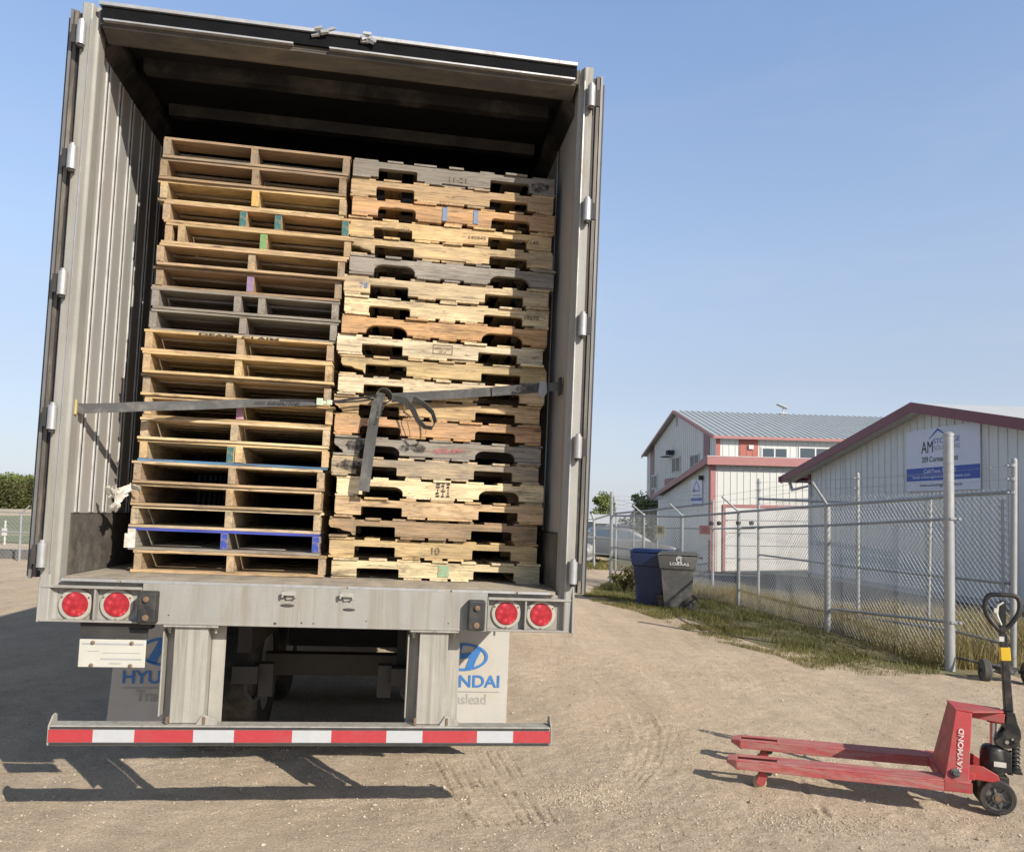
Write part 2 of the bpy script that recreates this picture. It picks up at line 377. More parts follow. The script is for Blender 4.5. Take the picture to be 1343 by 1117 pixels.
def ground_mat():
    m, nt, b = newmat('gravel_dirt')
    tc = nt.nodes.new('ShaderNodeTexCoord').outputs['Object']
    a = noise(nt, tc, .55, 6, .6, .3); c = ramp(nt, a, [(.3, (.545,.43,.305)), (.5, (.6,.48,.345)), (.7, (.635,.515,.38))])
    st = noise(nt, mapping(nt, tc, (1.6, .22, 1), (0,0,0), (0,0,-.25)), 1.3, 7, .62, .6); c = mix(nt, 1.0, c, ramp(nt, st, [(.35, .88), (.65, 1.06)]), 'MULTIPLY')
    a2 = noise(nt, tc, 5, 8, .7); c = mix(nt, 1.0, c, ramp(nt, a2, [(.3, .84), (.7, 1.1)]), 'MULTIPLY')
    a3 = noise(nt, tc, 85, 4, .7); c = mix(nt, 1.0, c, ramp(nt, a3, [(.3, .66), (.65, 1.2)]), 'MULTIPLY')
    a4 = noise(nt, tc, 230, 3, .7); c = mix(nt, 1.0, c, ramp(nt, a4, [(.35, .68), (.65, 1.2)]), 'MULTIPLY')
    v = N(nt, 'ShaderNodeTexVoronoi'); v.inputs['Scale'].default_value = 70; nt.links.new(tc, v.inputs['Vector'])
    peb = ramp(nt, v.outputs['Distance'], [(.18, 1.0), (.32, 0.0)])
    sel = ramp(nt, v.outputs['Color'], [(.62, 0.0), (.68, 1.0)])
    dens = ramp(nt, noise(nt, tc, 1.1, 4, .6), [(.4, .1), (.62, 1.0)])
    pk = mix(nt, 1.0, mix(nt, 1.0, peb, sel, 'MULTIPLY'), dens, 'MULTIPLY')
    c = mix(nt, pk, c, (.6,.53,.43))
    nt.links.new(c, b.inputs['Base Color']); b.inputs['Roughness'].default_value = .95; b.inputs['Specular IOR Level'].default_value = .15
    s = nt.nodes.new('ShaderNodeMath'); s.operation = 'ADD'
    nt.links.new(noise(nt, tc, 60, 6, .75), s.inputs[0]); nt.links.new(pk, s.inputs[1])
    bump(nt, b, s.outputs[0], 1.0, .016)
    return m
me.materials.append(ground_mat())
from mathutils.bvhtree import BVHTree
def gz(x, y):
    i = int(np.clip(np.searchsorted(xs, x)-1, 0, nx-2)); j = int(np.clip(np.searchsorted(ys, y)-1, 0, ny-2))
    tx = (x-xs[i])/(xs[i+1]-xs[i]); ty = (y-ys[j])/(ys[j+1]-ys[j])
    return float((Z[j,i]*(1-tx)+Z[j,i+1]*tx)*(1-ty)+(Z[j+1,i]*(1-tx)+Z[j+1,i+1]*tx)*ty)

def sheet(name, poly, mat, dz, label, cat):
    # polygon lying on the ground, cut finely enough to follow its slope
    bm = bmesh.new(); vs = [bm.verts.new((x, y, 0)) for x, y in poly]; bm.faces.new(vs)
    bmesh.ops.triangulate(bm, faces=bm.faces[:])
    for _ in range(3): bmesh.ops.subdivide_edges(bm, edges=[e for e in bm.edges if e.calc_length() > 2.5], cuts=1)
    for v in bm.verts: v.co.z = g0(v.co.x, v.co.y)+dz
    bmesh.ops.recalc_face_normals(bm, faces=bm.faces)
    for f in bm.faces:
        if f.normal.z < 0: f.normal_flip()
    me = bpy.data.meshes.new(name); bm.to_mesh(me); bm.free(); me.materials.append(mat)
    o = bpy.data.objects.new(name, me); col.objects.link(o); return tag(o, label, cat, kind='structure')
sheet('asphalt_yard', [(4.3,19.6),(5.6,17.6),(8.2,15.2),(10.4,14.3),(11.9,15.5),(10.6,27.6),(11.5,33.6),(8.6,33.6),(6,31),(3.9,23)], M['asphalt'], .02, 'dark asphalt yard inside the fence', 'yard')
sheet('concrete_apron', [(8.6,33.2),(13,33.3),(13,34.4),(8.7,34.2)], M['concrete'], .03, 'tan concrete apron in front of the garage door', 'apron')
mfield = pm('field_grass', (.17,.19,.1), .95, 0, .2, .6, (.27,.24,.13), .5, .5)
sheet('field', [(-60,26),(-16,27),(-14,36),(-20,60),(-30,150),(-110,150),(-110,60)], mfield, .02, 'grey green field beyond the far left road', 'field')
sheet('prairie', [(-250,48),(-5,44),(30,60),(250,60),(250,480),(-250,480)], mfield, .03, 'flat pale green prairie out to the horizon', 'prairie')
sheet('road', [(-40,20.6),(-10,21.3),(-10,23.8),(-40,22.8)], M['asphalt'], .02, 'narrow dark asphalt road strip behind the far left fence', 'road')
sheet('verge', [(-.5,31.2),(7.0,29.6),(7,40),(-2,42)], mfield, .02, 'mown grass verge under the parked cars', 'verge')

# loose stones: nobody could count them
def stones():
    ico = [(0,0,1),(.9,0,.1),(.28,.85,-.1),(-.72,.53,.1),(-.72,-.53,-.1),(.28,-.85,.1),(0,0,-.8)]
    fs = [(0,1,2),(0,2,3),(0,3,4),(0,4,5),(0,5,1),(6,2,1),(6,3,2),(6,4,3),(6,5,4),(6,1,5)]
    vs = []; ff = []
    n = 0
    pts = []
    while len(pts) < 24000:
        y = 3.2+random.random()**1.7*7; x = -2.8+random.random()*8.2
        if vnoise(np.array([x]), np.array([y]), .9, 9)[0] < random.uniform(-.55, .35): continue
        pts.append((x, y, random.choice((.0025,.003,.0035,.004,.005,.006,.009))*random.uniform(.7, 1.25)))
    c1 = gpt(775, 1045)
    for _ in range(1600): pts.append((random.gauss(c1[0], .14), random.gauss(c1[1], .13), random.uniform(.003,.008)))
    c1 = gpt(1060, 1080)
    for _ in range(900): pts.append((random.gauss(c1[0], .25), random.gauss(c1[1], .1), random.uniform(.003,.008)))
    for _ in range(70): pts.append((random.uniform(-1.5, 4.5), random.uniform(3.5, 8), random.uniform(.012,.02)))
    for x, y, s in pts:
        a = random.random()*6.28; ca, sa = math.cos(a), math.sin(a); z = gz(x, y); o = len(vs)
        k = [random.uniform(.6, 1.3) for _ in range(7)]; fl = random.uniform(.45, .8)
        for (px, py, pz), q in zip(ico, k): vs.append((x+(px*ca-py*sa)*s*q, y+(px*sa+py*ca)*s*q, z+pz*s*fl+s*.25))
        ff += [tuple(i+o for i in f) for f in fs]
    me = bpy.data.meshes.new('gravel'); me.from_pydata(vs, [], ff)
    m, nt, b = newmat('stone'); g = nt.nodes.new('ShaderNodeNewGeometry')
    c = ramp(nt, g.outputs['Random Per Island'], [(0, (.3,.23,.155)), (.5, (.43,.35,.25)), (.85, (.5,.43,.33)), (1, (.55,.49,.4))])
    nt.links.new(c, b.inputs['Base Color']); b.inputs['Roughness'].default_value = .9; me.materials.append(m)
    o = bpy.data.objects.new('gravel', me); col.objects.link(o)
    tag(o, 'loose pale stones scattered over the dirt yard', 'gravel', kind='stuff')
stones()

# ------------------------------------------------------------------ trailer
T = Vector((-.9481, 3.8909, HC-.3843))
RT = Matrix.Rotation(.1455, 4, 'Z')@Matrix.Rotation(-.006, 4, 'X')@Matrix.Rotation(.0264, 4, 'Y')
MT = Matrix.Translation(T)@RT
trailer = empty('semi_trailer', MT, 'white box semi trailer with open rear doors, stacked full of wooden pallets', 'trailer')
LEN = 16.1
def P(name, mb, mat, parent=trailer, **k): return mb.build(name, mat, parent, **k)
# body shell
for sx in (-1, 1):
    w = MB(); w.box(sx*1.262, sx*1.293, .12, LEN, -.05, 2.775)
    wo = P('side_wall', w, M['white'])
    l = MB(); l.box(sx*1.236, sx*1.2605, .11, LEN, .305, 2.64); P('liner_panel', l, M['liner'], wo)
    pl = MB()
    for k in range(24):
        y = .2+k*.185
        if sx < 0: pl.box(-1.2355, -1.2335, y, y+.026, .31, 2.63, 1); pl.box(-1.2355, -1.2285, y+.027, y+.041, .31, 2.63, 0); pl.box(-1.2355, -1.229, y-.014, y-.002, .31, 2.63, 0)
        elif k % 3 == 2: pl.box(1.2325, 1.2355, y, y+.02, .31, 2.63, 1); pl.box(1.2265, 1.2355, y+.022, y+.04, .31, 2.63, 0)
    P('wall_strips', pl, [M['bright'] if sx < 0 else M['alu'], M['slot']], wo)  # light put into colour: brighter strips on sunlit left wall than shaded right
    s = MB(); s.box(sx*1.222, sx*1.2605, .125, LEN, .003, .3); P('scuff_plate', s, M['scuff'], wo)
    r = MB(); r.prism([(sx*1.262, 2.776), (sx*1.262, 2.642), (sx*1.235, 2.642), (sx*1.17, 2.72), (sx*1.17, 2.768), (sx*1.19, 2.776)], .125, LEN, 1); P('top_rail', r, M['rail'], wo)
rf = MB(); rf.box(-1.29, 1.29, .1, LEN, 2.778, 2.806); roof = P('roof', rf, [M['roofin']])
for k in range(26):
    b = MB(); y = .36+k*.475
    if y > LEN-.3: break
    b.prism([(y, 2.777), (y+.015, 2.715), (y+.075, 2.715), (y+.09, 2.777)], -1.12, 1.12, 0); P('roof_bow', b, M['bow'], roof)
nb = MB(); nb.box(-1.29, 1.29, LEN-.03, LEN, -.05, 2.776); P('front_wall', nb, M['white'])
fl = MB(); fl.box(-1.262, 1.262, .105, LEN-.03, -.035, 0.0); P('floor', fl, M['floor'])

# rear frame
fr = MB()
frame = None
for sx in (-1, 1):
    fr = MB(); fr.prism([(sx*1.295, 0), (sx*1.248, 0), (sx*1.236, .03), (sx*1.222, .035), (sx*1.222, .118), (sx*1.295, .118)], -.205, 2.824, 2)
    fo = P('frame_post', fr, M['frame'], trailer if frame is None else trailer, bevel=.004)
    frame = frame or fo
    pe = MB(); pe.box(sx*1.246, sx*1.252, -.006, -.001, .02, 2.74); P('post_edge', pe, M['alu'], fo)
hd = MB()
hd.box(-1.215, 1.215, .006, .116, 2.722, 2.8)
hd.prism([(.006, 2.7215), (.1, 2.7215), (.1, 2.676), (.085, 2.676), (.006, 2.712)], -1.2, 1.2, 0)
header = P('header', hd, M['header'], bevel=.003)
hg = MB(); hg.box(-1.2, 1.2, -.012, .005, 2.742, 2.806); P('header_strip', hg, M['headstrip'], header)  # near-black strip across the header face, between the trims
ht = MB(); ht.box(-1.212, 1.2, -.024, .1, 2.8075, 2.8245); ht.box(-1.19, -.28, -.02, .005, 2.733, 2.741); ht.box(-.1, 1.19, -.02, .005, 2.733, 2.741)
P('header_trim', ht, M['alu'], header)
for xc in (-.137, .123):
    b = MB()
    for k in range(6):
        a = random.uniform(-.5, .5); Mx = Matrix.Translation((xc+random.uniform(-.05,.05), -.03+random.uniform(-.015,.01), 2.815+random.uniform(-.028,.02)))@Matrix.Rotation(a, 4, 'Y')@Matrix.Rotation(random.uniform(-.6,.6), 4, 'X')
        b.box(-.021, .021, -.005, .005, -.006, .008, 0, Mx)
    P('marker_bracket', b, M['alu'], header)
sl = MB()
sl.box(-.83, .845, 0, .1, -.2085, -.016)            # centre face
for x0, x1, dv, ex in ((-1.285, -.832, -1.045, -1.27), (.847, 1.285, 1.045, 1.27)):
    sl.box(x0, x1, .042, .1, -.206, -.018)            # recessed lamp plates
    sl.box(x0, x1, -.004, .0415, -.05, -.037); sl.box(x0, x1, -.002, .0415, -.2095, -.199)
    sl.box(dv-.005, dv+.005, 0, .0415, -.1985, -.0505)
sl.box(-.838, -.831, -.002, .0415, -.1985, -.0505); sl.box(.846, .852, -.002, .0415, -.1985, -.0505)
sl.box(-.831, .846, -.003, .004, -.2115, -.2)
sl.prism([(-.02, -.212), (.0415, -.212), (.0415, .02), (.0, .03), (-.01, -.02)], 1.286, 1.298, 0); sl.prism([(-.004, -.212), (.0415, -.212), (.0415, -.02), (.0, -.02)], -1.297, -1.286, 0)
sill = P('rear_sill', sl, M['frame'], bevel=.0025)
th = MB(); th.box(-1.2, 1.2, .012, .104, -.017, -.002); P('threshold', th, M['floor'], sill)
tl = MB()
for a, b_ in ((-1.2, -.95), (-.93, .1), (.14, .62), (.66, .98), (1.0, 1.17)): tl.box(a, b_, .001, .0115, -.0155, -.0035)
P('threshold_edge', tl, M['alu'], sill)
for x, z in ((-1.14,-.130), (-.953,-.126), (.949,-.121), (1.132,-.123)):
    r_ = MB(); r_.lathe([(.079, 0), (.079, .006), (.074, .012), (.0595, .013), (.0585, .004)], (x, .041, z), (0,-1,0), 32)
    lamp = P('tail_light', r_, M['lensring'], smooth=True)
    le = MB(); le.lathe([(.0585, .005), (.0585, .013), (.055, .0165), (.03, .018), (.0, .0185)], (0, 0, 0), (0,-1,0), 32)
    lo = P('lens', le, M['lens'], lamp, smooth=True); lo.location = (x, .041, z)
    bo = MB()
    for k in range(3):
        a = R(90+120*k+180); bo.lathe([(.0045, 0), (.0045, .004), (0, .005)], (x+.07*math.cos(a), .029, z+.07*math.sin(a)), (0,-1,0), 8)
    P('screw', bo, M['bolt'], lamp)
for x in (-.79, .787):
    b = MB(); b.box(x-.042, x+.042, -.062, .0, -.2, -.05); db = P('dock_bumper', b, M['black'], bevel=.008, seg=2)
    q = MB(); q.lathe([(.013, 0), (.013, .012), (0, .014)], (x, -.0635, -.085), (0,-1,0), 10); q.lathe([(.015, 0), (.015, .004), (0, .005)], (x, -.0635, -.172), (0,-1,0), 10); P('bumper_bolt', q, M['bolt'], db)
for x in (-.141, .137):
    b = MB(); b.box(x-.034, x-.026, -.03, -.0005, -.062, -.042); b.box(x+.026, x+.034, -.03, -.0005, -.062, -.042); b.box(x-.034, x+.034, -.032, -.0235, -.052, -.034)
    b.prism([(x-.03, -.03), (x+.03, -.03), (x+.022, -.07), (x-.012, -.075)], -.012, -.0005, 1); P('dock_hook', b, M['frame2'], sill)
for x, z, w in ((-.15, -.105, .035), (.15, -.118, .032)):
    b = MB(); b.lathe([(w, 0), (w*.6, .004), (0, .005)], (0,0,0), (0,-1,0), 14); o = P('weld_scar', b, M['grime'], sill); o.location = (x, -.0005, z); o.scale = (1, 1, .25)
for k in range(14):
    b = MB(); b.lathe([(1, 0), (0, .05)], (0,0,0), (0,-1,0), 7); o = P('grime_spot', b, M['grime'], sill)
    o.location = (random.uniform(-.14,-.09)-.03 if k < 8 else random.uniform(-.75,.7), -.0005, random.uniform(-.075,-.045) if k < 8 else random.uniform(-.2,-.16)); s_ = random.uniform(.004,.011); o.scale = (s_, .01, s_*random.uniform(.4,1.3))
# hinges
for zc in (2.652, 2.03, 1.412, .764, .111):
    for sx in (-1, 1):
        x = sx*1.281; z = zc
        h_ = MB(); h_.lathe([(.013, -.066), (.021, -.064), (.021, .05), (.013, .052), (.013, .062), (.008, .066)], (x, -.028, z), (0,0,1), 14)
        ho = P('hinge', h_, M['alu'], smooth=True)
        q = MB(); q.lathe([(.0135, -.078), (.0135, -.067)], (x, -.028, z), (0,0,1), 10)
        q.box(min(x, x+sx*.05), max(x, x+sx*.05), -.02, -.0055, z-.05, z+.04); P('hinge_pin', q, M['darkm'], ho)
# doors folded back
for sx in (-1, 1):
    d = MB(); d.box(sx*1.318, sx*1.352, .035, 1.26, -.005, 2.79); do = P('door', d, M['doorgrey'])
    e = MB(); e.box(sx*1.3195, sx*1.3365, .02, .0345, -.004, 2.788); P('door_edge', e, M['brownedge'], do)
    e = MB(); e.box(sx*1.341, sx*1.3535, .016, .0345, -.01, 2.79); P('door_trim', e, M['doortrim'], do)
    e = MB(); e.box(sx*1.299, sx*1.3165, .03, .1, -.002, 2.78); e.box(sx*1.354, sx*1.366, .03, .07, 0, 2.75); P('door_gasket', e, M['black'], do)
    e = MB(); e.tube([(sx*1.308, .75, -.1), (sx*1.308, .75, 2.7)], .006, 8); P('lock_rod', e, M['alu'], do)
# licence plate
b = MB(); b.box(-1.11, -.79, .03, .1, -.24, -.2115); b.box(-1.1, -.8, .02, .034, -.285, -.2405); ph = P('plate_holder', b, M['darkm'])
b = MB(); b.box(-1.099, -.798, .0, .008, -.42, -.288); pl_ = P('licence_plate', b, M['plate'], ph, bevel=.003)
b = MB()
for a in ((-1.085, -.81, -.313, -.305), (-1.0, -.815, -.383, -.376), (-.96, -.905, -.403, -.398), (-1.06, -1.01, -.345, -.342), (-.99, -.82, -.352, -.349)): b.box(a[0], a[1], -.0012, -.0002, a[2], a[3])
P('plate_print', b, M['plategrey'], pl_)
b = MB()
for x, z in ((-1.037,-.303), (-.862,-.303), (-1.038,-.41), (-.862,-.41)): b.lathe([(.0095, 0), (.0095, .004), (.004, .007)], (x, -.001, z), (0,-1,0), 10)
P('plate_screw', b, M['bolt'], pl_)
# underride guard
gd = trailer
for x0, x1, fx in ((-.675, -.52, 1), (.51, .655, 1)):
    b = MB(); b.box(x0, x1, .02, .03, -.685, -.222); b.box(x0, x0+.008, .0305, .1115, -.685, -.2235); b.box(x1-.008, x1, .0305, .1115, -.685, -.2235)
    b.box(x0-.055, x0-.001, .112, .12, -.775, -.215); b.box(x1+.001, x1+.068, .112, .12, -.775, -.215); b.box(x0-.06, x0-.052, .04, .11, -.66, -.24); 
    b.box(x0-.05, x1+.05, .0, .11, -.2225, -.2125)
    b.prism([(x1-.03, -.69), (x1+.07, -.69), (x1+.07, -.665), (x1+.0, -.64)], .005, .019, 1)
    gp2 = P('guard_post', b, M['frame2'], gd, bevel=.002)
    for xx in (x0-.03, x1+.03): q = MB(); q.lathe([(.012, 0), (.012, .02), (.007, .021), (.007, .032)], (xx, .05, -.223), (0,0,-1), 8); P('bolt', q, M['frame2'], gp2)
    for xx in (x0-.005, x1+.01): q = MB(); q.box(xx-.006, xx+.006, .0, .012, -.684, -.65); P('clip', q, M['bolt'], gp2)
b = MB(); b.box(-1.195, 1.195, -.02, .07, -.782, -.688)
for sx in (-1, 1): b.prism([(-.02, -.782), (.07, -.782), (.07, -.655), (.05, -.645), (.02, -.65), (-.005, -.675), (-.02, -.69)], sx*1.196, sx*1.204, 0)
gb = P('underride_bar', b, M['frame2'], gd, bevel=.003)
b = MB(); b.box(-1.19, 1.19, -.0235, -.0205, -.703, -.693); b.box(-1.19, 1.19, -.0235, -.0205, -.778, -.767); P('bar_groove', b, M['slot'], gb)
tb = (-1.196, -1.001, -.816, -.549, -.361, -.088, .099, .367, .545, .819, 1.003, 1.194)
for i in range(11):
    rd = MB(); rd.box(tb[i], tb[i+1], -.0235, -.0205, -.764, -.706)
    P('reflective_tape', rd, M['tapered' if i % 2 == 0 else 'tapewhite'], gb)
# mud flaps with print
def flap(x0, x1, side):
    b = MB(); n = 8
    for i in range(n):
        z1 = -.30-i*.09; z0 = z1-.09
        k1 = .003*math.sin(i*.5+side); k0 = .003*math.sin((i+1)*.5+side)
        sk = -.025 if side < 0 else 0
        xa1 = x0+sk*(i/n)**1.6; xa0 = x0+sk*((i+1)/n)**1.6
        b.add([(xa0, 1.15+k0, z0), (x1, 1.15+k0, z0), (x1, 1.15+k1, z1), (xa1, 1.15+k1, z1), (xa0, 1.158+k0, z0), (x1, 1.158+k0, z0), (x1, 1.158+k1, z1), (xa1, 1.158+k1, z1)],
              [(0,1,2,3),(7,6,5,4),(0,4,5,1),(3,2,6,7),(1,5,6,2),(0,3,7,4)])
    f = P('mud_flap', b, M['rubberflap'])
    xc = (x0+x1)/2; yf = 1.1455
    # ellipse with slanted letter
    q = MB(); n = 40; rx, rz, t = .168, .09, .02; zc = -.545
    o = [(xc+rx*math.cos(2*math.pi*i/n), yf, zc+rz*math.sin(2*math.pi*i/n)) for i in range(n)]; i_ = [(xc+(rx-t)*math.cos(2*math.pi*i/n), yf, zc+(rz-t*.8)*math.sin(2*math.pi*i/n)) for i in range(n)]
    q.add(o+i_, [(i, (i+1) % n, n+(i+1) % n, n+i) for i in range(n)])
    def pg(ps): q.add([(xc+a, yf, zc+c) for a, c in ps], [tuple(range(len(ps)))])
    pg([(-.115, -.06), (-.06, -.078), (-.045, -.03), (-.02, .005), (.0, .078), (-.05, .075), (-.075, .02)])
    pg([(.02, -.079), (.075, -.066), (.09, -.02), (.125, .05), (.085, .066), (.06, .02), (.04, -.02)])
    pg([(-.035, -.018), (.05, -.005), (.065, .03), (-.02, .02)])
    P('emblem', q, M['blue'], f)
    text('maker_lettering', 'HYUNDAI', M['blue'], (xc-.25, yf, -.742), (1,0,0), (0,0,1), .5, .08, f, off=.02)
    u = MB(); u.box(xc-.25, xc+.25, yf, yf+.001, -.772, -.767); P('print_rule', u, M['greyprint'], f)
    text('model_lettering', 'Translead', M['greyprint'], (xc-.165, yf, -.85), (1,0,0), (0,0,1), .33, .066, f, off=.006)
    h = MB(); h.box(x0, x1, 1.148, 1.17, -.3, -.255); P('flap_hanger', h, M['darkm'], f)
flap(-1.31, -.7, -1); flap(.53, 1.14, 1)
# running gear
for sx in (-1, 1):
    b = MB(); b.box(sx*1.2, sx*1.215, 4.2, 11.5, -.98, -.06); P('added_shade_skirt', b, M['doorgrey'])  # unseen skirts added to keep daylight off the ground under the trailer
for sx in (-1, 1):
    b = MB(); b.box(sx*.75-.07, sx*.75+.07, 12.2, 12.34, -1.15, -.1); b.box(sx*.75-.18, sx*.75+.18, 12.1, 12.44, -1.262, -1.15); P('landing_leg', b, M['darkm'])
ch = MB()
for x in (-.5, .5): ch.box(x-.04, x+.04, .9, 5.2, -.5, -.22)
for k in range(26): ch.box(-1.2, 1.2, .35+k*.6, .41+k*.6, -.16, -.05)
for x in (-.55, .44): ch.box(x-.03, x+.03, 1.44, 1.5, -.66, -.22)
ch.box(-.5, .5, 2.3, 2.4, -.42, -.3)
P('chassis', ch, M['darkm'])
for x in (-.56, .46):
    b = MB(); b.box(x-.08, x+.08, 1.3, 1.45, -.77, -.66); b.box(x+(.08 if x < 0 else -.17), x+(.17 if x < 0 else -.08), 1.35, 1.45, -.86, -.65); b.tube([(x, 1.36, -.77), (x, 1.36, -.83), (x+.05, 1.36, -.9), (x+.09, 1.4, -.86)], .02, 8); P('hanger_bracket', b, pm('hanger_steel', (.06,.058,.052), .7))
for y in (1.86, 3.1):
    b = MB(); b.box(-.95, .95, y-.065, y+.065, -.81, -.66); ax_ = P('axle', b, pm('axle_steel', (.075,.068,.058), .8))
    for x in (-.94, -.63, .63, .94):
        w = MB(); w.lathe([(.3, -.13), (.46, -.135), (.495, -.11), (.505, -.07), (.505, .07), (.495, .11), (.46, .135), (.3, .13)], (x, y, -.77), (1,0,0), 40, ring=True)
        wo = P('tyre', w, M['tyre'], ax_, smooth=True)
        w = MB(); w.lathe([(.3, -.12), (.28, -.05), (.1, -.02), (.1, .02), (.28, .05), (.3, .12)], (x, y, -.77), (1,0,0), 24); P('rim', w, M['galvdk'], ax_, smooth=True)

# ------------------------------------------------------------------ pallets
ORD = ['', 'topmost', 'second', 'third', 'fourth', 'fifth', 'sixth', 'seventh', 'eighth', 'ninth', 'tenth', 'eleventh']
C = dict(brown=(.42,.27,.14), tan=(.61,.41,.21), yellow=(.69,.48,.23), pale=(.72,.535,.315), cream=(.79,.625,.385), orange=(.58,.335,.155), gray=(.35,.305,.25), dark=(.2,.165,.13))
def board(name, parent, L, W, Hh, loc, rotz, colr, weather, mats=None, endpaint=None, bevel=.0016, sag=0, profile=None):
    mb = MB()
    if profile: mb.prism(profile, -W/2, W/2, 1)
    else:
        n = 4; wob = [random.uniform(-.0018, .0018) for _ in range(n+1)]; tw = random.uniform(-.0012, .0012)
        vs = []
        for i in range(n+1):
            x = -L/2+L*i/n; t = i/n-.5; dz = wob[i]*.6+sag*(1-4*t*t)+0; dy = wob[i]
            vs += [(x, -W/2+dy, -Hh/2+dz), (x, W/2+dy, -Hh/2+dz), (x, W/2+dy, Hh/2+dz), (x, -W/2+dy, Hh/2+dz)]
        fs = [(0,1,2,3), tuple(n*4+i for i in (3,2,1,0))]
        for i in range(n):
            a = i*4
            fs += [(a+j, a+4+j, a+4+(j+1) % 4, a+(j+1) % 4) for j in range(4)]
        mb.add(vs, fs)
    m = [M['wood']]+([PAINT[endpaint]] if endpaint else [])
    if endpaint and not profile: mb.m[0] = 1; mb.m[1] = 1
    o = mb.build(name, m, parent, bevel=bevel)
    o.location = loc; o.rotation_euler = (0, 0, rotz); o.color = (*colr, weather)
    return o
def jitter(c, a=.17):
    k = random.uniform(1-a, 1+a); return (c[0]*k*random.uniform(.97,1.03), c[1]*k, c[2]*k*random.uniform(.93,1.07))
def notch_profile(L, H, rnd, chip=0):
    pts = [(-L/2, -H/2)]
    for f0, f1 in ((.125, .322), (.69, .88)):
        a = -L/2+f0*L+random.uniform(-.006,.006); b = -L/2+f1*L+random.uniform(-.006,.006); nh = .049+random.uniform(-.004,.004); r = rnd
        pts.append((a, -H/2))
        for k in range(5): t = math.pi/2*k/4; pts.append((a+r*(1-math.cos(t))+(.02*k/4 if r > .02 else 0), -H/2+nh-r+r*math.sin(t)))
        for k in range(5): t = math.pi/2*k/4; pts.append((b-r*(1-math.sin(t))-(.02*(1-k/4) if r > .02 else 0), -H/2+nh-r+r*math.cos(t)))
        pts.append((b, -H/2))
    if chip:
        pts += [(L/2-chip, -H/2), (L/2-chip*.92, -H*.3), (L/2-chip*.6, -H*.22), (L/2-chip*.45, -H*.1), (L/2-.01, -H*.05), (L/2, H*.1)]
    else: pts += [(L/2-.012, -H/2), (L/2, -H/2+random.uniform(.002,.012))]
    pts += [(L/2, H/2-random.uniform(0,.006)), (L/2-random.uniform(.004,.03), H/2), (-L/2+random.uniform(.004,.03), H/2), (-L/2, H/2-random.uniform(0,.008))]
    return pts
GROUP = 'wooden pallets stacked in the trailer'
def make_pallet(side, i, Mloc, H, Ls, Wd, base, weather, label, mids=((0, None),), ends=(None, None), lead=None, low=None, notch=None, stringc=None, front_dx=0, missing=()):
    root = empty('pallet', MT@Mloc, label, 'pallet', GROUP)
    td = .0128 if notch else .0148; hs = H-2*td-.0012
    sc_ = stringc or base
    # stringers run along local Y
    xsn = [(-Wd/2+.021, ends[0])]+list(mids)+[(Wd/2-.021, ends[1])]
    for x, pt in xsn:
        prof = notch_profile(Ls, hs, notch, (.13 if i in (4,10,18) else (.05 if i in (12,14) else 0)) if x < -.3 else 0) if notch else None
        sy = random.uniform(-.006, .006)
        w_ = min(1, weather*random.uniform(.5, 1.5)+.12) if pt is None else .1
        board('stringer', root, Ls, .038, hs, (x, sy, td+.0006+hs/2), R(90), jitter(sc_ if not (pt == 'orange') else C['yellow']), min(1, w_), endpaint=pt, profile=prof)
    # deck boards run along local X
    for (z, n, wide, nm) in ((H-td/2-.0004, 7, .09, 'top_board'), (td/2+.0002, 5, .09, 'bottom_board')):
        pos = np.linspace(-Ls/2+.06, Ls/2-.06, n)
        if notch and n == 5: pos = np.array((-Ls/2+.06, -.125, random.uniform(-.01,.02), .135, Ls/2-.06))
        for k, yy in enumerate(pos):
            if (nm, k) in missing: continue
            lead_b = k in (0, n-1)
            w = (.135 if lead_b else random.choice((.085,.09,.1,.13))) if n == 7 else random.choice((.09,.1,.135))
            yc = -Ls/2+w/2+random.uniform(-.006,.004) if k == 0 else (Ls/2-w/2 if k == n-1 else yy+random.uniform(-.012,.012))
            cc = jitter(base, .16); wv = min(1, weather*random.uniform(.5, 1.4))
            if k == 0 and nm == 'top_board' and lead: cc = lead; wv = .15
            if k == 0 and nm == 'bottom_board' and low: cc = low; wv = .15
            board(nm, root, Wd+random.uniform(-.006,.008), w, td-.0006, (random.uniform(-.012,.012)+(front_dx if k == 0 else 0), yc, z), random.uniform(-.009,.009), cc, wv, bevel=.0012)
    return root

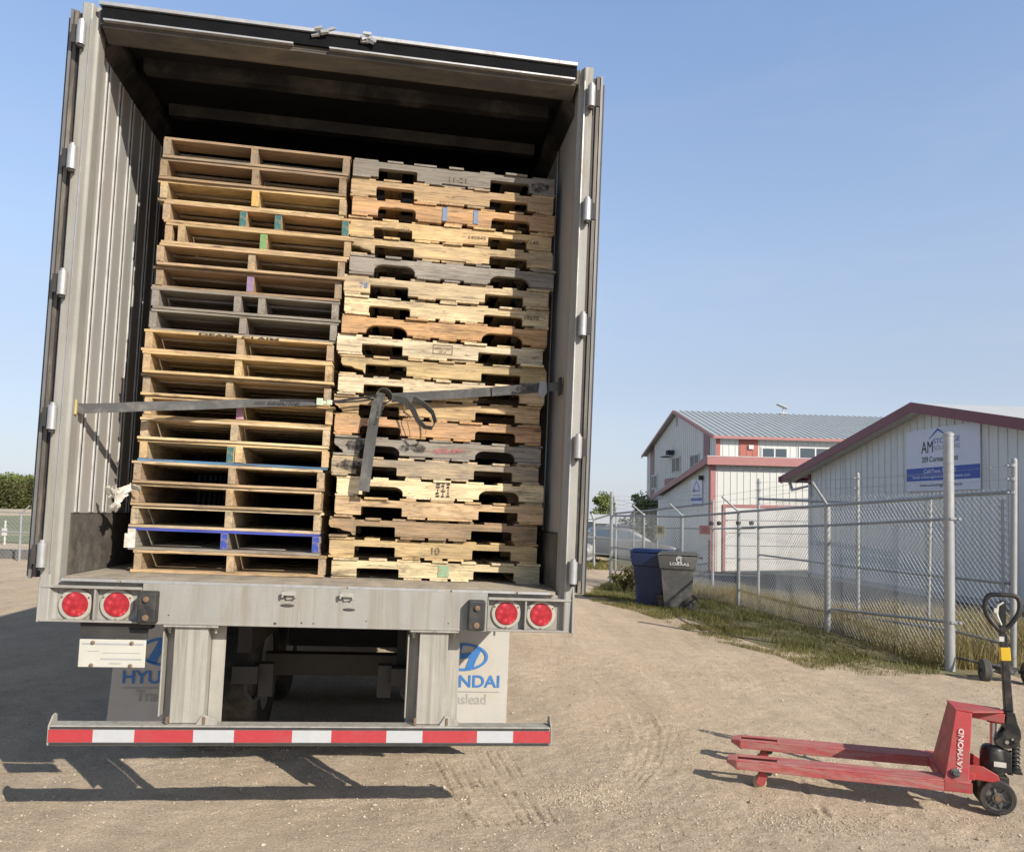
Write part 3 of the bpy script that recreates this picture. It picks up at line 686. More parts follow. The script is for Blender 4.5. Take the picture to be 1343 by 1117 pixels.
LEFT = [ # base colour, weather, centre stringers, ends, label
 ('brown', .6, ((-.02,None),), (None,None), 'weathered brown pallet, topmost of the left stack', {}),
 ('brown', .45, ((.005,None),), (None,None), 'brown pallet, second from the top of the left stack', {}),
 ('yellow', .3, ((.005,'orange'),), (None,None), 'pallet with an orange middle block, third from the top of the left stack', dict(lead=C['yellow'])),
 ('tan', .4, ((-.075,'teal'),(.11,'teal')), (None,'teal'), 'pallet with two teal painted middle blocks, high in the left stack', {}),
 ('tan', .35, ((-.41,None),(.02,'green')), (None,None), 'pallet with a light green middle block, high in the left stack', {}),
 ('tan', .45, ((-.005,None),), (None,None), 'sagging tan pallet below the one with the green block, left stack', {}),
 ('brown', .45, ((0,'purple'),), (None,None), 'pallet with a purple middle block in the left stack', {}),
 ('gray', .8, ((-.05,None),(.078,None)), (None,None), 'grey pallet with two middle blocks close together, left stack', {}),
 ('gray', .75, ((-.01,None),), (None,None), 'weathered grey pallet with one middle block, just above the stencilled pallet, left stack', {}),
 ('tan', .3, ((-.005,None),), (None,None), 'tan pallet with dark stencil marks on its upper edge, mid left stack', {}),
 ('yellow', .12, ((-.005,None),), (None,None), 'clean yellow pallet right under the stencilled one, left stack', dict(lead=C['yellow'])),
 ('tan', .45, ((-.045,None),), (None,None), 'tan pallet with greyed left end, just above the strap, left stack', {}),
 ('yellow', .25, ((.0,'pink'),), (None,None), 'pallet with a pink middle block behind the grey strap, left stack', {}),
 ('pale', .25, ((-.01,None),), (None,None), 'pale pallet just below the pink block, left stack', dict(lead=C['pale'])),
 ('yellow', .15, ((-.028,'teal'),(.018,None)), (None,None), 'pallet with a teal block beside a plain one and a blue lower edge, left stack', dict(lead=C['yellow'], low=(.07,.2,.36))),
 ('tan', .3, ((.01,None),), (None,None), 'tan pallet under the blue edged board, left stack', dict(lead=C['pale'])),
 ('tan', .3, ((.01,None),), (None,None), 'tan pallet with a torn pale rag at its left corner, left stack', dict(lead=C['pale'])),
 ('pale', .4, ((.005,None),), (None,None), 'pale pallet directly on the blue painted pallet, left stack', dict(lead=C['cream'])),
 ('gray', .4, ((-.005,'blue'),), ('blue','blue'), 'blue painted pallet with peeling paint, second from the floor, left stack', dict(lead=(.04,.07,.42))),
 ('tan', .3, ((-.005,None),), (None,None), 'bottom pallet of the left stack, raw tan wood on the trailer floor', dict(lead=C['tan'])),
]
LX = [(-1.005,0),(-1.017,-.01),(-1.009,-.004),(-.99,.011),(-.962,.03),(-1.002,.003),(-1.01,.005),(-1.014,-.022),(-1.026,-.024),(-1.033,-.034),(-1.03,-.032),(-1.038,-.033),(-1.015,-.019),(-1.026,-.029),(-1.026,-.023),(-1.05,-.045),(-1.057,-.047),(-1.05,-.045),(-1.054,-.042),(-1.008,-.02)]
HL = .1187; YF = .42
left_roots = []
for i, ((cname, wth, mids, ends, label, kw), (xl, xr)) in enumerate(zip(LEFT, LX)):
    k = 19-i
    Wd = 1.0; Ls = 1.205
    yj = random.uniform(-.022, .022)
    Ml = Matrix.Translation(((xl+xr)/2, YF+Ls/2+yj, .001+k*HL))@Matrix.Rotation(random.uniform(-.006,.006), 4, 'Z')
    left_roots.append(make_pallet('L', i, Ml, HL, Ls, Wd, C[cname], wth, label, mids=mids, ends=ends, **kw))
# stencil marks on the upper front edge of the tenth pallet, peeling corner on the blue one
RIGHT = [
 ('gray', .75, 'grey weathered notched pallet, topmost of the right stack', .008),
 ('tan', .35, 'greyish tan notched pallet, second from the top of the right stack', .012),
 ('orange', .15, 'orange tan notched pallet with two blue stripes, high in the right stack', .02),
 ('yellow', .1, 'clean yellow notched pallet with stamped numbers, fourth from the top of the right stack', .01),
 ('yellow', .35, 'yellowish notched pallet with a split left end, fifth from the top of the right stack', .01),
 ('gray', .45, 'greyish notched pallet just above the pale pair, upper right stack', .03),
 ('pale', .3, 'pale notched pallet with faint numbers at its left end, right stack', .008),
 ('cream', .12, 'cream notched pallet with a five digit stamp at its right end, right stack', .016),
 ('orange', .1, 'reddish orange notched pallet, ninth from the top of the right stack', .035),
 ('cream', .08, 'cream notched pallet with a boxed stamp in its middle, right stack', .006),
 ('yellow', .3, 'tan notched pallet with a ragged split left end, mid right stack', .01),
 ('cream', .25, 'cream notched pallet behind the right half of the strap', .008),
 ('tan', .25, 'tan notched pallet just below the strap knot, right stack', .008),
 ('orange', .15, 'light orange notched pallet behind the strap loop, right stack', .02),
 ('gray', .4, 'grey notched pallet smeared with black and pink marks, right stack', .03),
 ('pale', .45, 'pale notched pallet with a blackened left end, right stack', .01),
 ('cream', .05, 'bright cream notched pallet with two columns of black stamps, right stack', .028),
 ('tan', .1, 'smooth pinkish tan notched pallet under the stamped cream one, right stack', .008),
 ('brown', .4, 'battered brown notched pallet with a split lower edge, low in the right stack', .01),
 ('yellow', .05, 'honey yellow notched pallet with a scrawled mark, second from the floor, right stack', .008),
 ('cream', .05, 'cream notched pallet with a green stamp, bottom of the right stack', .008),
]
RXC = [.604,.594,.61,.596,.611,.614,.595,.596,.595,.573,.594,.586,.572,.575,.583,.579,.609,.603,.581,.586,.609]
HR = .11365
right_roots = []
for i, ((cname, wth, label, rnd), xc) in enumerate(zip(RIGHT, RXC)):
    k = 20-i; Ls = 1.172; Wd = 1.0
    Ml = Matrix.Translation((xc, YF+Wd/2+random.uniform(-.018,.018), .001+k*HR))@Matrix.Rotation(R(90)+random.uniform(-.006,.006), 4, 'Z')
    miss = (('bottom_board', 1),) if i in (3, 10) else ()
    right_roots.append(make_pallet('R', i, Ml, HR, Ls, Wd, C[cname], wth, label, notch=rnd, missing=miss, mids=((0,None),)))
# In a right pallet local -Y is the right end (trailer +x) and local -X is the front face (trailer -y)... marks are placed on the front stringer
def mark_right(i, name, body, u, v, w, h, mat, rot=False, off=.01):
    root = right_roots[i]; Wd = 1.0
    # trailer x = -local y ; trailer y = local x
    xface = -Wd/2-.0025
    O = (xface, -u, v)
    return text(name, body, mat, O, (0,-1,0) if not rot else (0,0,1), (0,0,1) if not rot else (0,1,0), w, h, root, off=off)
def patch_right(i, name, u0, u1, v0, v1, mat):
    b = MB(); b.box(-.5025, -.5005+.0, -u1, -u0, v0, v1); return b.build(name, mat, right_roots[i])
mark_right(0, 'stamp', '11-21', -.04, .03, .1, .028, M['inkfaint'])
mark_right(3, 'stamp', '000001 10345', -.4, .05, .16, .018, M['inkfaint']); mark_right(3, 'stamp', '145845', .1, .045, .1, .018, M['inkfaint']); mark_right(3, 'stamp', '108  7145', .36, .045, .15, .022, M['inkfaint'])
for u in (-.075, .105): patch_right(2, 'stripe', u, u+.028, .018, .098, PAINT['bluestripe'])
mark_right(6, 'stamp', '78', -.5, .04, .045, .032, PAINT['bluestripe'])
mark_right(7, 'stamp', '10212', .44, .05, .085, .02, M['ink'])
b = MB()
for a in ((-.055,.055,.086,.088), (-.055,.055,.036,.038), (-.055,-.053,.038,.086), (.053,.055,.038,.086)): b.box(-.5025, -.5005, -a[1], -a[0], a[2], a[3])
b.build('stamp_frame', M['inkfaint'], right_roots[9])
mark_right(9, 'stamp', 'APPROVED', -.047, .062, .094, .014, M['inkfaint']); mark_right(9, 'stamp', 'HT 14', -.02, .043, .04, .012, M['inkfaint'])
mark_right(16, 'stamp', '|I-||', -.012, .02, .075, .022, M['ink'], rot=True, off=.03); mark_right(16, 'stamp', 'I-|-I:', .018, .02, .078, .022, M['ink'], rot=True, off=.03); mark_right(16, 'stamp', '|:-I|', .045, .022, .075, .018, M['ink'], rot=True, off=.03)
mark_right(19, 'stamp', '10', -.02, .035, .045, .04, M['inkfaint'], off=0)
patch_right(20, 'stamp', .0, .06, .025, .088, PAINT['greenstamp'])
# smears: irregular soot and chalk patches
def smear(i, name, cs, mat):
    b = MB()
    for (u, v, ru, rv) in cs:
        n = 14; ps = []
        for k in range(n):
            a = 2*math.pi*k/n; q = random.uniform(.75, 1.15); ps.append((-.5022-random.uniform(0,.0003), -(u+ru*q*math.cos(a)), v+rv*q*math.sin(a)))
        b.add(ps, [tuple(range(n))])
    b.build(name, mat, right_roots[i])
def soot_mat(name, c):
    m, nt, b = newmat(name); tc = nt.nodes.new('ShaderNodeTexCoord').outputs['Object']
    tr = nt.nodes.new('ShaderNodeBsdfTransparent'); mx = nt.nodes.new('ShaderNodeMixShader')
    f = ramp(nt, noise(nt, tc, 28, 6, .7), [(.38, 0.0), (.62, .85)])
    nt.links.new(f, mx.inputs[0]); nt.links.new(tr.outputs[0], mx.inputs[1]); nt.links.new(b.outputs[0], mx.inputs[2])
    nt.links.new(mx.outputs[0], nt.nodes['Material Output'].inputs[0]); b.inputs['Base Color'].default_value = (*c, 1); b.inputs['Roughness'].default_value = .9
    return m
SOOT = soot_mat('soot', (.03,.028,.025)); CHALK = soot_mat('pink_chalk', (.42,.16,.16))
smear(14, 'soot_smear', [(-.2,.06,.03,.02), (-.12,.06,.05,.028), (-.47,.06,.055,.03), (-.42,.05,.03,.02)], SOOT)
smear(14, 'chalk_smear', [(.0,.05,.09,.014), (.08,.06,.08,.012)], CHALK)
smear(15, 'soot_smear', [(-.5,.06,.07,.03), (-.42,.06,.06,.025)], SOOT)
smear(0, 'soot_smear', [(.5,.05,.06,.03)], SOOT)
# stencil on the tenth left pallet
b = MB(); o_ = left_roots[9]
text('stencil', 'DEAD  CLAIM', M['ink'], (-.22, -.6125, HL-.0138), (1,0,0), (0,0,1), .42, .0125, o_, off=.03)
b = MB(); b.box(-.498, -.46, -.6115, -.6065, .01, .112); b.box(-.512, -.495, -.615, -.56, .01, .085); b.build('peeling_paint', PAINT['whitepeel'], left_roots[18])

# ------------------------------------------------------------------ cargo strap
def ribbon(mb, pts, wd, width, th=.003, m=0):
    pts = [Vector(p) for p in pts]; n = len(pts); wd = [Vector(w).normalized() for w in (wd if isinstance(wd, list) else [wd]*n)]
    vs = []
    for i, p in enumerate(pts):
        d = (pts[min(i+1,n-1)]-pts[max(i-1,0)]).normalized(); w = (wd[i]-d*wd[i].dot(d)).normalized(); nn = d.cross(w)
        for a, c in ((-1,-1),(1,-1),(1,1),(-1,1)): vs.append(p+w*width/2*a+nn*th/2*c)
    fs = [(0,1,2,3), tuple((n-1)*4+i for i in (3,2,1,0))]
    for i in range(n-1):
        for j in range(4): fs.append((i*4+j, i*4+(j+1) % 4, (i+1)*4+(j+1) % 4, (i+1)*4+j))
    mb.add(vs, fs, m)
strap = empty('cargo_strap', MT, 'grey webbing cargo strap tied across the pallet stacks', 'strap')
YS = .375
b = MB(); ribbon(b, [(-1.222,.085,.822), (-1.2,.12,.824), (-1.1,.2,.845), (-.95,.29,.875), (-.7,.35,.905), (-.45,YS,.935), (-.25,YS+.005,.95), (-.085,YS+.01,.962)],
   [(0,0,1)]*4+[(0,.1,1),(0,.3,1),(0,.6,1),(0,.9,.8)], .049); wb = P('webbing', b, M['webbing'], strap, smooth=True)
text('lettering', '<<< KINEDYNE', M['ink'], (-.43, YS-.014, .929), (1,0,.045), (0,0,1), .24, .02, wb, off=.02)
b = MB(); ribbon(b, [(1.222,.19,1.108), (1.16,.27,1.115), (1.05,.33,1.105), (.9,YS-.01,1.09), (.7,YS,1.063), (.5,YS,1.038), (.3,YS-.01,1.012)], [(0,0,1)]*5+[(0,-.2,1)]*2, .05); wb2 = P('webbing', b, M['webbing'], strap, smooth=True)
text('lettering', '<<<<<', M['ink'], (.985, .312, 1.083), (1,-.42,.07), (0,0,1), .11, .032, wb2, off=.07)
b = MB(); ribbon(b, [(.86,YS-.018,1.083), (1.0,.335,1.1), (1.16,.262,1.115)], (0,0,1), .053); P('webbing_overlap', b, M['webbing'], strap)
b = MB(); b.prism([(1.115,1.145), (1.15,1.14), (1.157,1.08), (1.135,1.045), (1.108,1.08)], .25, .256, 1); P('end_flap', b, pm('strap_end_grey', (.3,.3,.3), .6), strap)
b = MB(); b.tube([(-.06,YS,.966), (.02,YS,.978), (.12,YS,1.0), (.22,YS-.01,1.018)], .0065, 6); b.tube([(-.3,YS+.01,.96), (-.1,YS+.008,.972), (.02,YS-.004,.968), (.13,YS,.984), (.24,YS-.01,1.006)], .005, 6); P('cord', b, M['webdark'], strap)
b = MB(); b.box(-.095,-.025,YS-.012,YS+.012,.952,.972); b.box(-.105,-.07,YS-.015,YS-.004,.945,.985); b.box(-.05,-.02,YS-.016,YS-.003,.95,.978); P('buckle', b, M['limebuckle'], strap, bevel=.004, seg=2)
b = MB(); b.box(-1.2235,-1.212,.06,.082,.785,.86); P('wall_fitting', b, M['brass'], strap, bevel=.004)
b = MB(); b.box(1.208,1.2235,.17,.21,1.06,1.16); P('wall_fitting', b, M['darkm'], strap, bevel=.004)
# knot + tail + loop
b = MB(); kn = []; kd = []
for k in range(15):
    a = R(200-k*22); kn.append((.255+.042*math.cos(a), YS-.035-.012*math.sin(a*2), 1.012+.036*math.sin(a))); kd.append((.25,-1,.15))
ribbon(b, kn, kd, .055, .004); P('knot', b, M['webbing'], strap, smooth=True)
b = MB(); ribbon(b, [(.245,YS-.05,1.03), (.225,YS-.055,.97), (.212,YS-.05,.88), (.2,YS-.045,.76), (.188,YS-.045,.62), (.178,YS-.047,.485)], [(.8,-.6,0),(.9,-.4,0),(.95,-.25,0),(1,-.1,0),(1,0,0),(1,.1,0)], .058); tl_ = P('tail', b, M['webbing'], strap, smooth=True)
text('lettering', '<<< KINEDYNE', M['ink'], (.236, YS-.0565, .85), (.055,-.0,.2), (-.96,-.25,.2), .165, .03, tl_, off=.03)
b = MB(); ribbon(b, [(.3,YS-.02,1.012), (.38,YS-.04,.995), (.42,YS-.06,.95), (.45,YS-.07,.89), (.49,YS-.075,.853), (.53,YS-.07,.85), (.548,YS-.06,.885), (.53,YS-.045,.94), (.48,YS-.03,.985), (.42,YS-.02,1.012)],
   [(0,-.4,1),(.5,-.6,.8),(.9,-.7,.2),(.8,-.8,0),(.3,-1,.5),(-.2,-1,.4),(.5,-1,0),(.6,-1,.2),(.4,-.8,.7),(0,-.5,1)], .036); P('loop', b, M['webbing'], strap, smooth=True)
b = MB(); b.tube([(.37,YS+.02,.985),(.39,YS+.01,.9),(.41,YS+.02,.83),(.415,YS+.03,.8)], .0025, 5); b.tube([(.5,YS-.07,.85),(.497,YS-.06,.82)], .002, 5); P('thread', b, M['inkfaint'], strap)

# torn rag by the left stack
rag = empty('torn_rag', MT@Matrix.Translation((-1.06, YF-.03, .4)), 'scrap of torn pale plastic hanging at the lower left pallets', 'rag')
b = MB()
for path, w0 in (([(.03,.0,.05),(.0,-.01,.035),(-.03,-.015,.02),(-.055,-.02,.03),(-.075,-.025,.015),(-.095,-.02,.04)], .045), ([(.0,-.01,.03),(-.02,-.02,.01),(-.035,-.015,-.02),(-.03,-.025,-.045),(-.055,-.02,-.07)], .05), ([(.03,0,.05),(.045,-.015,.055),(.07,-.01,.04)], .035)):
    n_ = len(path)
    for f in range(3):
        pts = [(x+random.uniform(-.006,.006), y-.006*f+random.uniform(-.008,.004), z+random.uniform(-.008,.008)) for x, y, z in path]
        ribbon(b, pts, [(random.uniform(-.5,.5), random.uniform(-1,.2), random.uniform(.3,1)) for _ in pts], w0*random.uniform(.5,1), .0015)
b.build('plastic_scrap', M['rag'], rag, smooth=True)

# ------------------------------------------------------------------ pallet jack
def ground_frame(x, y, ang):
    n = Vector((-GX, -GY, 1)).normalized(); a = Vector((math.cos(ang), math.sin(ang), 0)); a = (a-n*a.dot(n)).normalized(); c = n.cross(a)
    Mx = Matrix((a, c, n)).transposed().to_4x4(); Mx.translation = (x, y, gz(x, y)); return Mx
MJ = ground_frame(2.982, 4.828, math.pi-.33); MJ.translation.z = g0(2.982, 4.828)+.003
jack = empty('pallet_jack', MJ, 'worn red hand pallet jack with long forks and black pump handle on the dirt', 'pallet jack')
J = lambda n, mb, mat, par=jack, **k: mb.build(n, mat, par, **k)
for sy in (1, -1):        # +y is the side nearer the photographer
    yc = sy*.25; b = MB()
    # channel fork: sides + top with a slot over the roller, pointed tip
    def zt(s): return .229-(s-.2)*.042
    prof = lambda s: zt(s)
    w = .078
    secs = [(.2,w),(.6,w),(1.0,w),(1.265,w)]
    # top plates
    def slab(s0, s1, ya, yb, th=.008):
        z0, z1 = zt(s0), zt(s1)
        b.add([(s0,ya,z0-th),(s1,ya,z1-th),(s1,yb,z1-th),(s0,yb,z0-th),(s0,ya,z0),(s1,ya,z1),(s1,yb,z1),(s0,yb,z0)], [(0,3,2,1),(4,5,6,7),(0,1,5,4),(1,2,6,5),(2,3,7,6),(3,0,4,7)])
    slab(.2, 1.265, yc-w, yc+w); slab(1.265, 1.505, yc-w, yc-.034); slab(1.265, 1.505, yc+.034, yc+w)
    # tip: folded nose
    z = zt(1.505)
    b.add([(1.505,yc-w,z),(1.505,yc+w,z),(1.565,yc+.05,z-.008),(1.565,yc-.05,z-.008),(1.505,yc-w,z-.056),(1.505,yc+w,z-.056),(1.57,yc+.045,z-.03),(1.57,yc-.045,z-.03)], [(0,1,2,3),(4,7,6,5),(0,4,5,1),(1,5,6,2),(2,6,7,3),(3,7,4,0)])
    for yy in (yc-w, yc+w):
        d = .007 if yy > yc else -.007
        y0, y1 = sorted((yy, yy-d))
        b.add([(.2,y0,zt(.2)-.062),(1.0,y0,zt(1.0)-.062),(1.505,y0,zt(1.505)-.056),(1.505,y0,zt(1.505)-.0085),(.2,y0,zt(.2)-.0085),
               (.2,y1,zt(.2)-.062),(1.0,y1,zt(1.0)-.062),(1.505,y1,zt(1.505)-.056),(1.505,y1,zt(1.505)-.0085),(.2,y1,zt(.2)-.0085)],
              [(0,1,2,3,4),(9,8,7,6,5),(0,5,6,1),(1,6,7,2),(2,7,8,3),(3,8,9,4),(4,9,5,0)])
    fk = J('fork', b, M['redworn'], bevel=.0025)
    q = MB(); q.lathe([(.022,-.03),(.026,-.02),(.026,.02),(.022,.03)], (1.5,yc,.125), (0,1,0), 14); J('entry_roller', q, M['hub'], fk, smooth=True)
    q = MB()
    for o in (-.042, .035): q.prism([(1.305,.125),(1.355,.13),(1.39,.045),(1.365,.02),(1.335,.03)], yc+o, yc+o+.008, 1)
    q.prism([(1.31,.122),(1.34,.125),(1.36,.075),(1.33,.07)], yc-.034, yc+.034, 1)
    J('roller_bracket', q, M['red'], fk, bevel=.003)
    q = MB(); q.lathe([(.008,-.05),(.02,-.05),(.02,-.044),(.012,-.043)], (1.31,yc,.115), (0,1,0), 12); q.lathe([(.008,.05),(.02,.05),(.02,.044),(.012,.043)], (1.31,yc,.115), (0,1,0), 12); J('pivot_pin', q, M['hub'], fk)
    q = MB(); q.lathe([(.02,-.034),(.037,-.033),(.04,-.028),(.04,.028),(.037,.033),(.02,.034)], (1.362,yc,.04), (0,1,0), 20); J('load_roller', q, M['poly'], fk, smooth=True)
# head frame
b = MB()
# tapering head: near side plate (y=.3 at the foot, .19 on top), narrower far plate
def hp(s_, y_, z_): return (s_, y_, z_)
near_ = [hp(.332,.30,.2), hp(.205,.30,.2), hp(.168,.19,.6), hp(.255,.19,.607)]
far_ = [hp(.332,-.13,.2), hp(.205,-.13,.2), hp(.168,-.06,.6), hp(.255,-.06,.607)]
def plate(q, dy):
    vs = q+[(a_, y_+dy, z_) for a_, y_, z_ in q]; b.add(vs, [(0,1,2,3),(7,6,5,4)]+[(i,(i+1)%4,(i+1)%4+4,i+4) for i in range(4)])
plate(near_, -.008); plate(far_, .008)
b.add([(.332,-.121,.2),(.332,.291,.2),(.255,.181,.606),(.255,-.051,.606),(.322,-.121,.2),(.322,.291,.2),(.246,.181,.606),(.246,-.051,.606)], [(0,1,2,3),(7,6,5,4),(0,4,5,1),(3,2,6,7),(0,3,7,4),(1,5,6,2)])
tp_ = [(.259,-.062,.6075),(.259,.192,.6075),(.165,.192,.6015),(-.03,.05,.594),(-.03,-.05,.594),(.165,-.062,.6015)]
b.add(tp_+[(a_,y_,z_+.01) for a_,y_,z_ in tp_], [(5,4,3,2,1,0),(6,7,8,9,10,11)]+[(i,(i+1)%6,(i+1)%6+6,i+6) for i in range(6)])
b.prism([(.17,.596),(.17,.55),(.05,.54),(-.03,.535),(-.035,.59)], .045, .06, 1); b.prism([(.17,.596),(.17,.55),(.05,.54),(-.03,.535),(-.035,.59)], -.06, -.045, 1)
b.lathe([(.042,.525),(.042,.592)], (.01,0,0), (0,0,1), 20)
b.box(.2, .34, -.175, .175, .172, .224)
for sy in (1, -1): b.box(.19, .335, min(sy*.176, sy*.33), max(sy*.176, sy*.33), .166, .226)
head = J('head_frame', b, M['red'], bevel=.004, seg=2)
q = MB(); q.lathe([(.026,0),(.026,.012),(.014,.014),(.014,.02)], (.272,.285,.262), (0,1,.25), 12); J('head_pin', q, M['hub'], head)
text('lettering', 'RAYMOND', M['lettering'], (.236, .2835, .272), (-.085,-.252,1), (1,0,.085), .245, .029, head, off=.03)
b = MB()
for sy in (1, -1): b.prism([(.19,.285),(.1,.285),(.02,.245),(.01,.215),(.05,.2),(.19,.205)], *( (.14,.152) if sy > 0 else (-.152,-.14)), axis=1)
b.box(.15,.19,-.2,.2,.21,.25); J('linkage_arm', b, M['red'], bevel=.003)
# hydraulic pump
b = MB(); b.lathe([(.045,.21),(.062,.215),(.07,.25),(.07,.33),(.064,.37),(.05,.385),(.03,.39)], (.015,0,0), (0,0,1), 24)
b.box(-.075,.03,-.05,.05,.24,.36); b.box(-.06,.09,-.06,.06,.115,.215); pump = J('hydraulic_pump', b, M['jackblack'], bevel=.004, smooth=True)
q = MB(); q.lathe([(.019,.385),(.019,.56)], (.015,0,0), (0,0,1), 18); J('piston', q, M['chrome'], pump, smooth=True)
q = MB(); q.box(-.04,.025,.0705,.073,.275,.305); J('sticker', q, M['sticker'], pump)
q = MB(); pts = []
for k in range(60): a = k*.62; pts.append((-.1+.027*math.cos(a), .027*math.sin(a), .262+k*.0024))
q.tube(pts, .006, 6); q.lathe([(.036,.245),(.036,.262)], (-.1,0,0), (0,0,1), 14); q.lathe([(.03,.405),(.03,.415)], (-.1,0,0), (0,0,1), 14); q.lathe([(.014,.25),(.014,.41)], (-.1,0,0), (0,0,1), 10); J('spring', q, M['jackblack'], pump, smooth=True)
q = MB(); q.box(-.085,-.06,-.03,.03,.225,.25); q.box(-.135,-.07,-.035,.035,.235,.248); J('valve_foot', q, M['jackblack'], pump)
# steer wheels
for sy in (1, -1):
    w = MB(); y0 = sy*.085
    w.lathe([(.072,-.028),(.094,-.027),(.1,-.02),(.1,.02),(.094,.027),(.072,.028)], (.01,y0,.1), (0,1,0), 36, ring=True); wo = J('steer_wheel', w, M['tyre'], smooth=True)
    w = MB(); w.lathe([(.0725,-.026),(.0725,-.02),(.066,-.02),(.066,.02),(.0725,.02),(.0725,.026)], (.01,y0,.1), (0,1,0), 36, ring=True); w.lathe([(.0655,-.004),(.0655,.004)], (.01,y0,.1), (0,1,0), 30)
    w.lathe([(.03,-.026),(.03,.026)], (.01,y0,.1), (0,1,0), 18)
    for k in range(6): w.box(-.006,.006,y0-.012,y0+.012,.026,.068,0,Matrix.Translation((.01,0,.1))@Matrix.Rotation(k*math.pi/3+.3,4,'Y'))
    J('rim', w, M['hub'], wo, smooth=True)
    w = MB(); w.lathe([(.018,.0),(.018,sy*.03)], (.01,y0,.1), (0,1,0), 14); J('axle_cap', w, M['bolt'], wo, smooth=True)
# handle
b = MB()
b.prism([(.005,.4),(-.02,.385),(-.06,.385),(-.105,.41),(-.122,.46),(-.118,.5),(-.1,.545),(-.088,.6),(-.042,.6),(-.04,.5),(-.015,.45),(.02,.425)], -.055, -.03, 1)
b.prism([(.005,.4),(-.02,.385),(-.06,.385),(-.105,.41),(-.122,.46),(-.118,.5),(-.1,.545),(-.088,.6),(-.042,.6),(-.04,.5),(-.015,.45),(.02,.425)], .03, .055, 1)
b.prism([(-.04,.5),(-.09,.5),(-.088,.6),(-.042,.6)], -.029, .029, 1); b.tube([(-.09,-.07,.435),(-.09,.07,.435)], .012, 10)
hk = J('handle_yoke', b, M['jackblack'], bevel=.005, seg=2)
q = MB(); q.lathe([(.011,0),(.011,.006)], (-.045,.0555,.425), (0,1,0), 12); q.lathe([(.007,0),(.007,.006)], (-.075,.0555,.445), (0,1,0), 10); J('yoke_bolt', q, M['chrome'], hk)
b = MB(); b.add([(-.088,-.025,.601),(-.043,-.025,.601),(-.043,.025,.601),(-.088,.025,.601),(-.051,-.02,1.07),(-.012,-.02,1.07),(-.012,.02,1.07),(-.051,.02,1.07)], [(0,3,2,1),(4,5,6,7),(0,1,5,4),(1,2,6,5),(2,3,7,6),(3,0,4,7)])
b.box(-.045,-.012,-.016,.016,1.071,1.27); ha = J('handle_bar', b, M['jackblack'], bevel=.004)
q = MB(); Mx = Matrix.Translation((-.043,0,.945))@Matrix.Rotation(.079,4,'Y'); q.box(-.026,.026,-.0235,.0235,-.04,.04,0,Mx); J('yellow_band', q, M['yellow'], ha, bevel=.002)
q = MB(); q.box(-.034,-.008,-.022,.022,1.02,1.05); J('band', q, M['sticker'], ha)
b = MB(); loop = []
gp_ = [(-.027,1.075),(.01,1.11),(.045,1.155),(.064,1.2),(.066,1.255),(.05,1.29),(.02,1.302),(-.03,1.303),(-.08,1.304),(-.108,1.29),(-.12,1.255),(-.116,1.205),(-.092,1.155),(-.06,1.11),(-.027,1.075)]
def smooth_path(p, n=5):
    out = []
    for i in range(len(p)-1):
        p0 = p[max(i-1,0)]; p1 = p[i]; p2 = p[i+1]; p3 = p[min(i+2,len(p)-1)]
        for k in range(n):
            t = k/n; out.append(tuple(.5*((2*p1[j])+(-p0[j]+p2[j])*t+(2*p0[j]-5*p1[j]+4*p2[j]-p3[j])*t*t+(-p0[j]+3*p1[j]-3*p2[j]+p3[j])*t**3) for j in range(len(p1))))
    out.append(tuple(p[-1])); return out
# grip lies across the jack: turned loop as it looks from the side in the photo
ang = R(0)
b.tube([(x, 0, z) for x, z in smooth_path(gp_)], .0145, 10)
grip = J('grip_loop', b, M['jackblack'], smooth=True)
q = MB(); q.tube([(-.02,.012,1.12),(.005,.012,1.18),(.0,.012,1.235),(-.03,.012,1.26)], .007, 8); q.box(.0,.02,.0,.02,1.19,1.22); J('release_lever', q, M['sticker'], grip, smooth=True)

# ------------------------------------------------------------------ chain link fences
def chain_mesh(A, B, zb0, zt0, zb1, zt1, size=.064, r=.0031):
    # A,B (x,y); heights at each end. zig-zag wires as three sided tubes
    A = np.array(A, float); B = np.array(B, float); L = np.linalg.norm(B-A); d = (B-A)/L; nrm = np.array((-d[1], d[0]))
    a = size/math.sqrt(2); n = int(L/a); vs = []; fs = []
    for k in range(n):
        s0 = k*a; t = s0/L; zb = zb0+(zb1-zb0)*t; zt = zt0+(zt1-zt0)*t
        m = int((zt-zb)/a); up = (k % 2)
        prev = None
        for j in range(m+1):
            s = s0+((j+k) % 2)*a*1.0; z = zb+j*a
            off = .0022*(1 if (j+k) % 2 else -1)
            c = A+d*s+nrm*off
            o = len(vs)
            for q in range(3):
                an = 2*math.pi*q/3; vs.append((c[0]+nrm[0]*r*math.cos(an)+d[0]*r*math.sin(an), c[1]+nrm[1]*r*math.cos(an)+d[1]*r*math.sin(an), z+r*math.sin(an)*.5))
            if prev is not None:
                for q in range(3): fs.append((prev+q, prev+(q+1) % 3, o+(q+1) % 3, o+q))
            prev = o
    return vs, fs
def barbed(mb, a, b, r=.0025, sag=.015, step=.12):
    a = Vector(a); b = Vector(b); n = max(2, int((b-a).length/.5)); pts = [a.lerp(b, i/n)-Vector((0,0,sag*4*(i/n)*(1-i/n))) for i in range(n+1)]
    mb.tube(pts, r, 4); L = (b-a).length; k = int(L/step)
    for i in range(1, k):
        p = a.lerp(b, i/k)-Vector((0,0,sag*4*(i/k)*(1-i/k))); e = Vector((random.uniform(-1,1),random.uniform(-1,1),random.uniform(-1,1))).normalized()*.014
        mb.tube([p-e, p+e], .0018, 3)
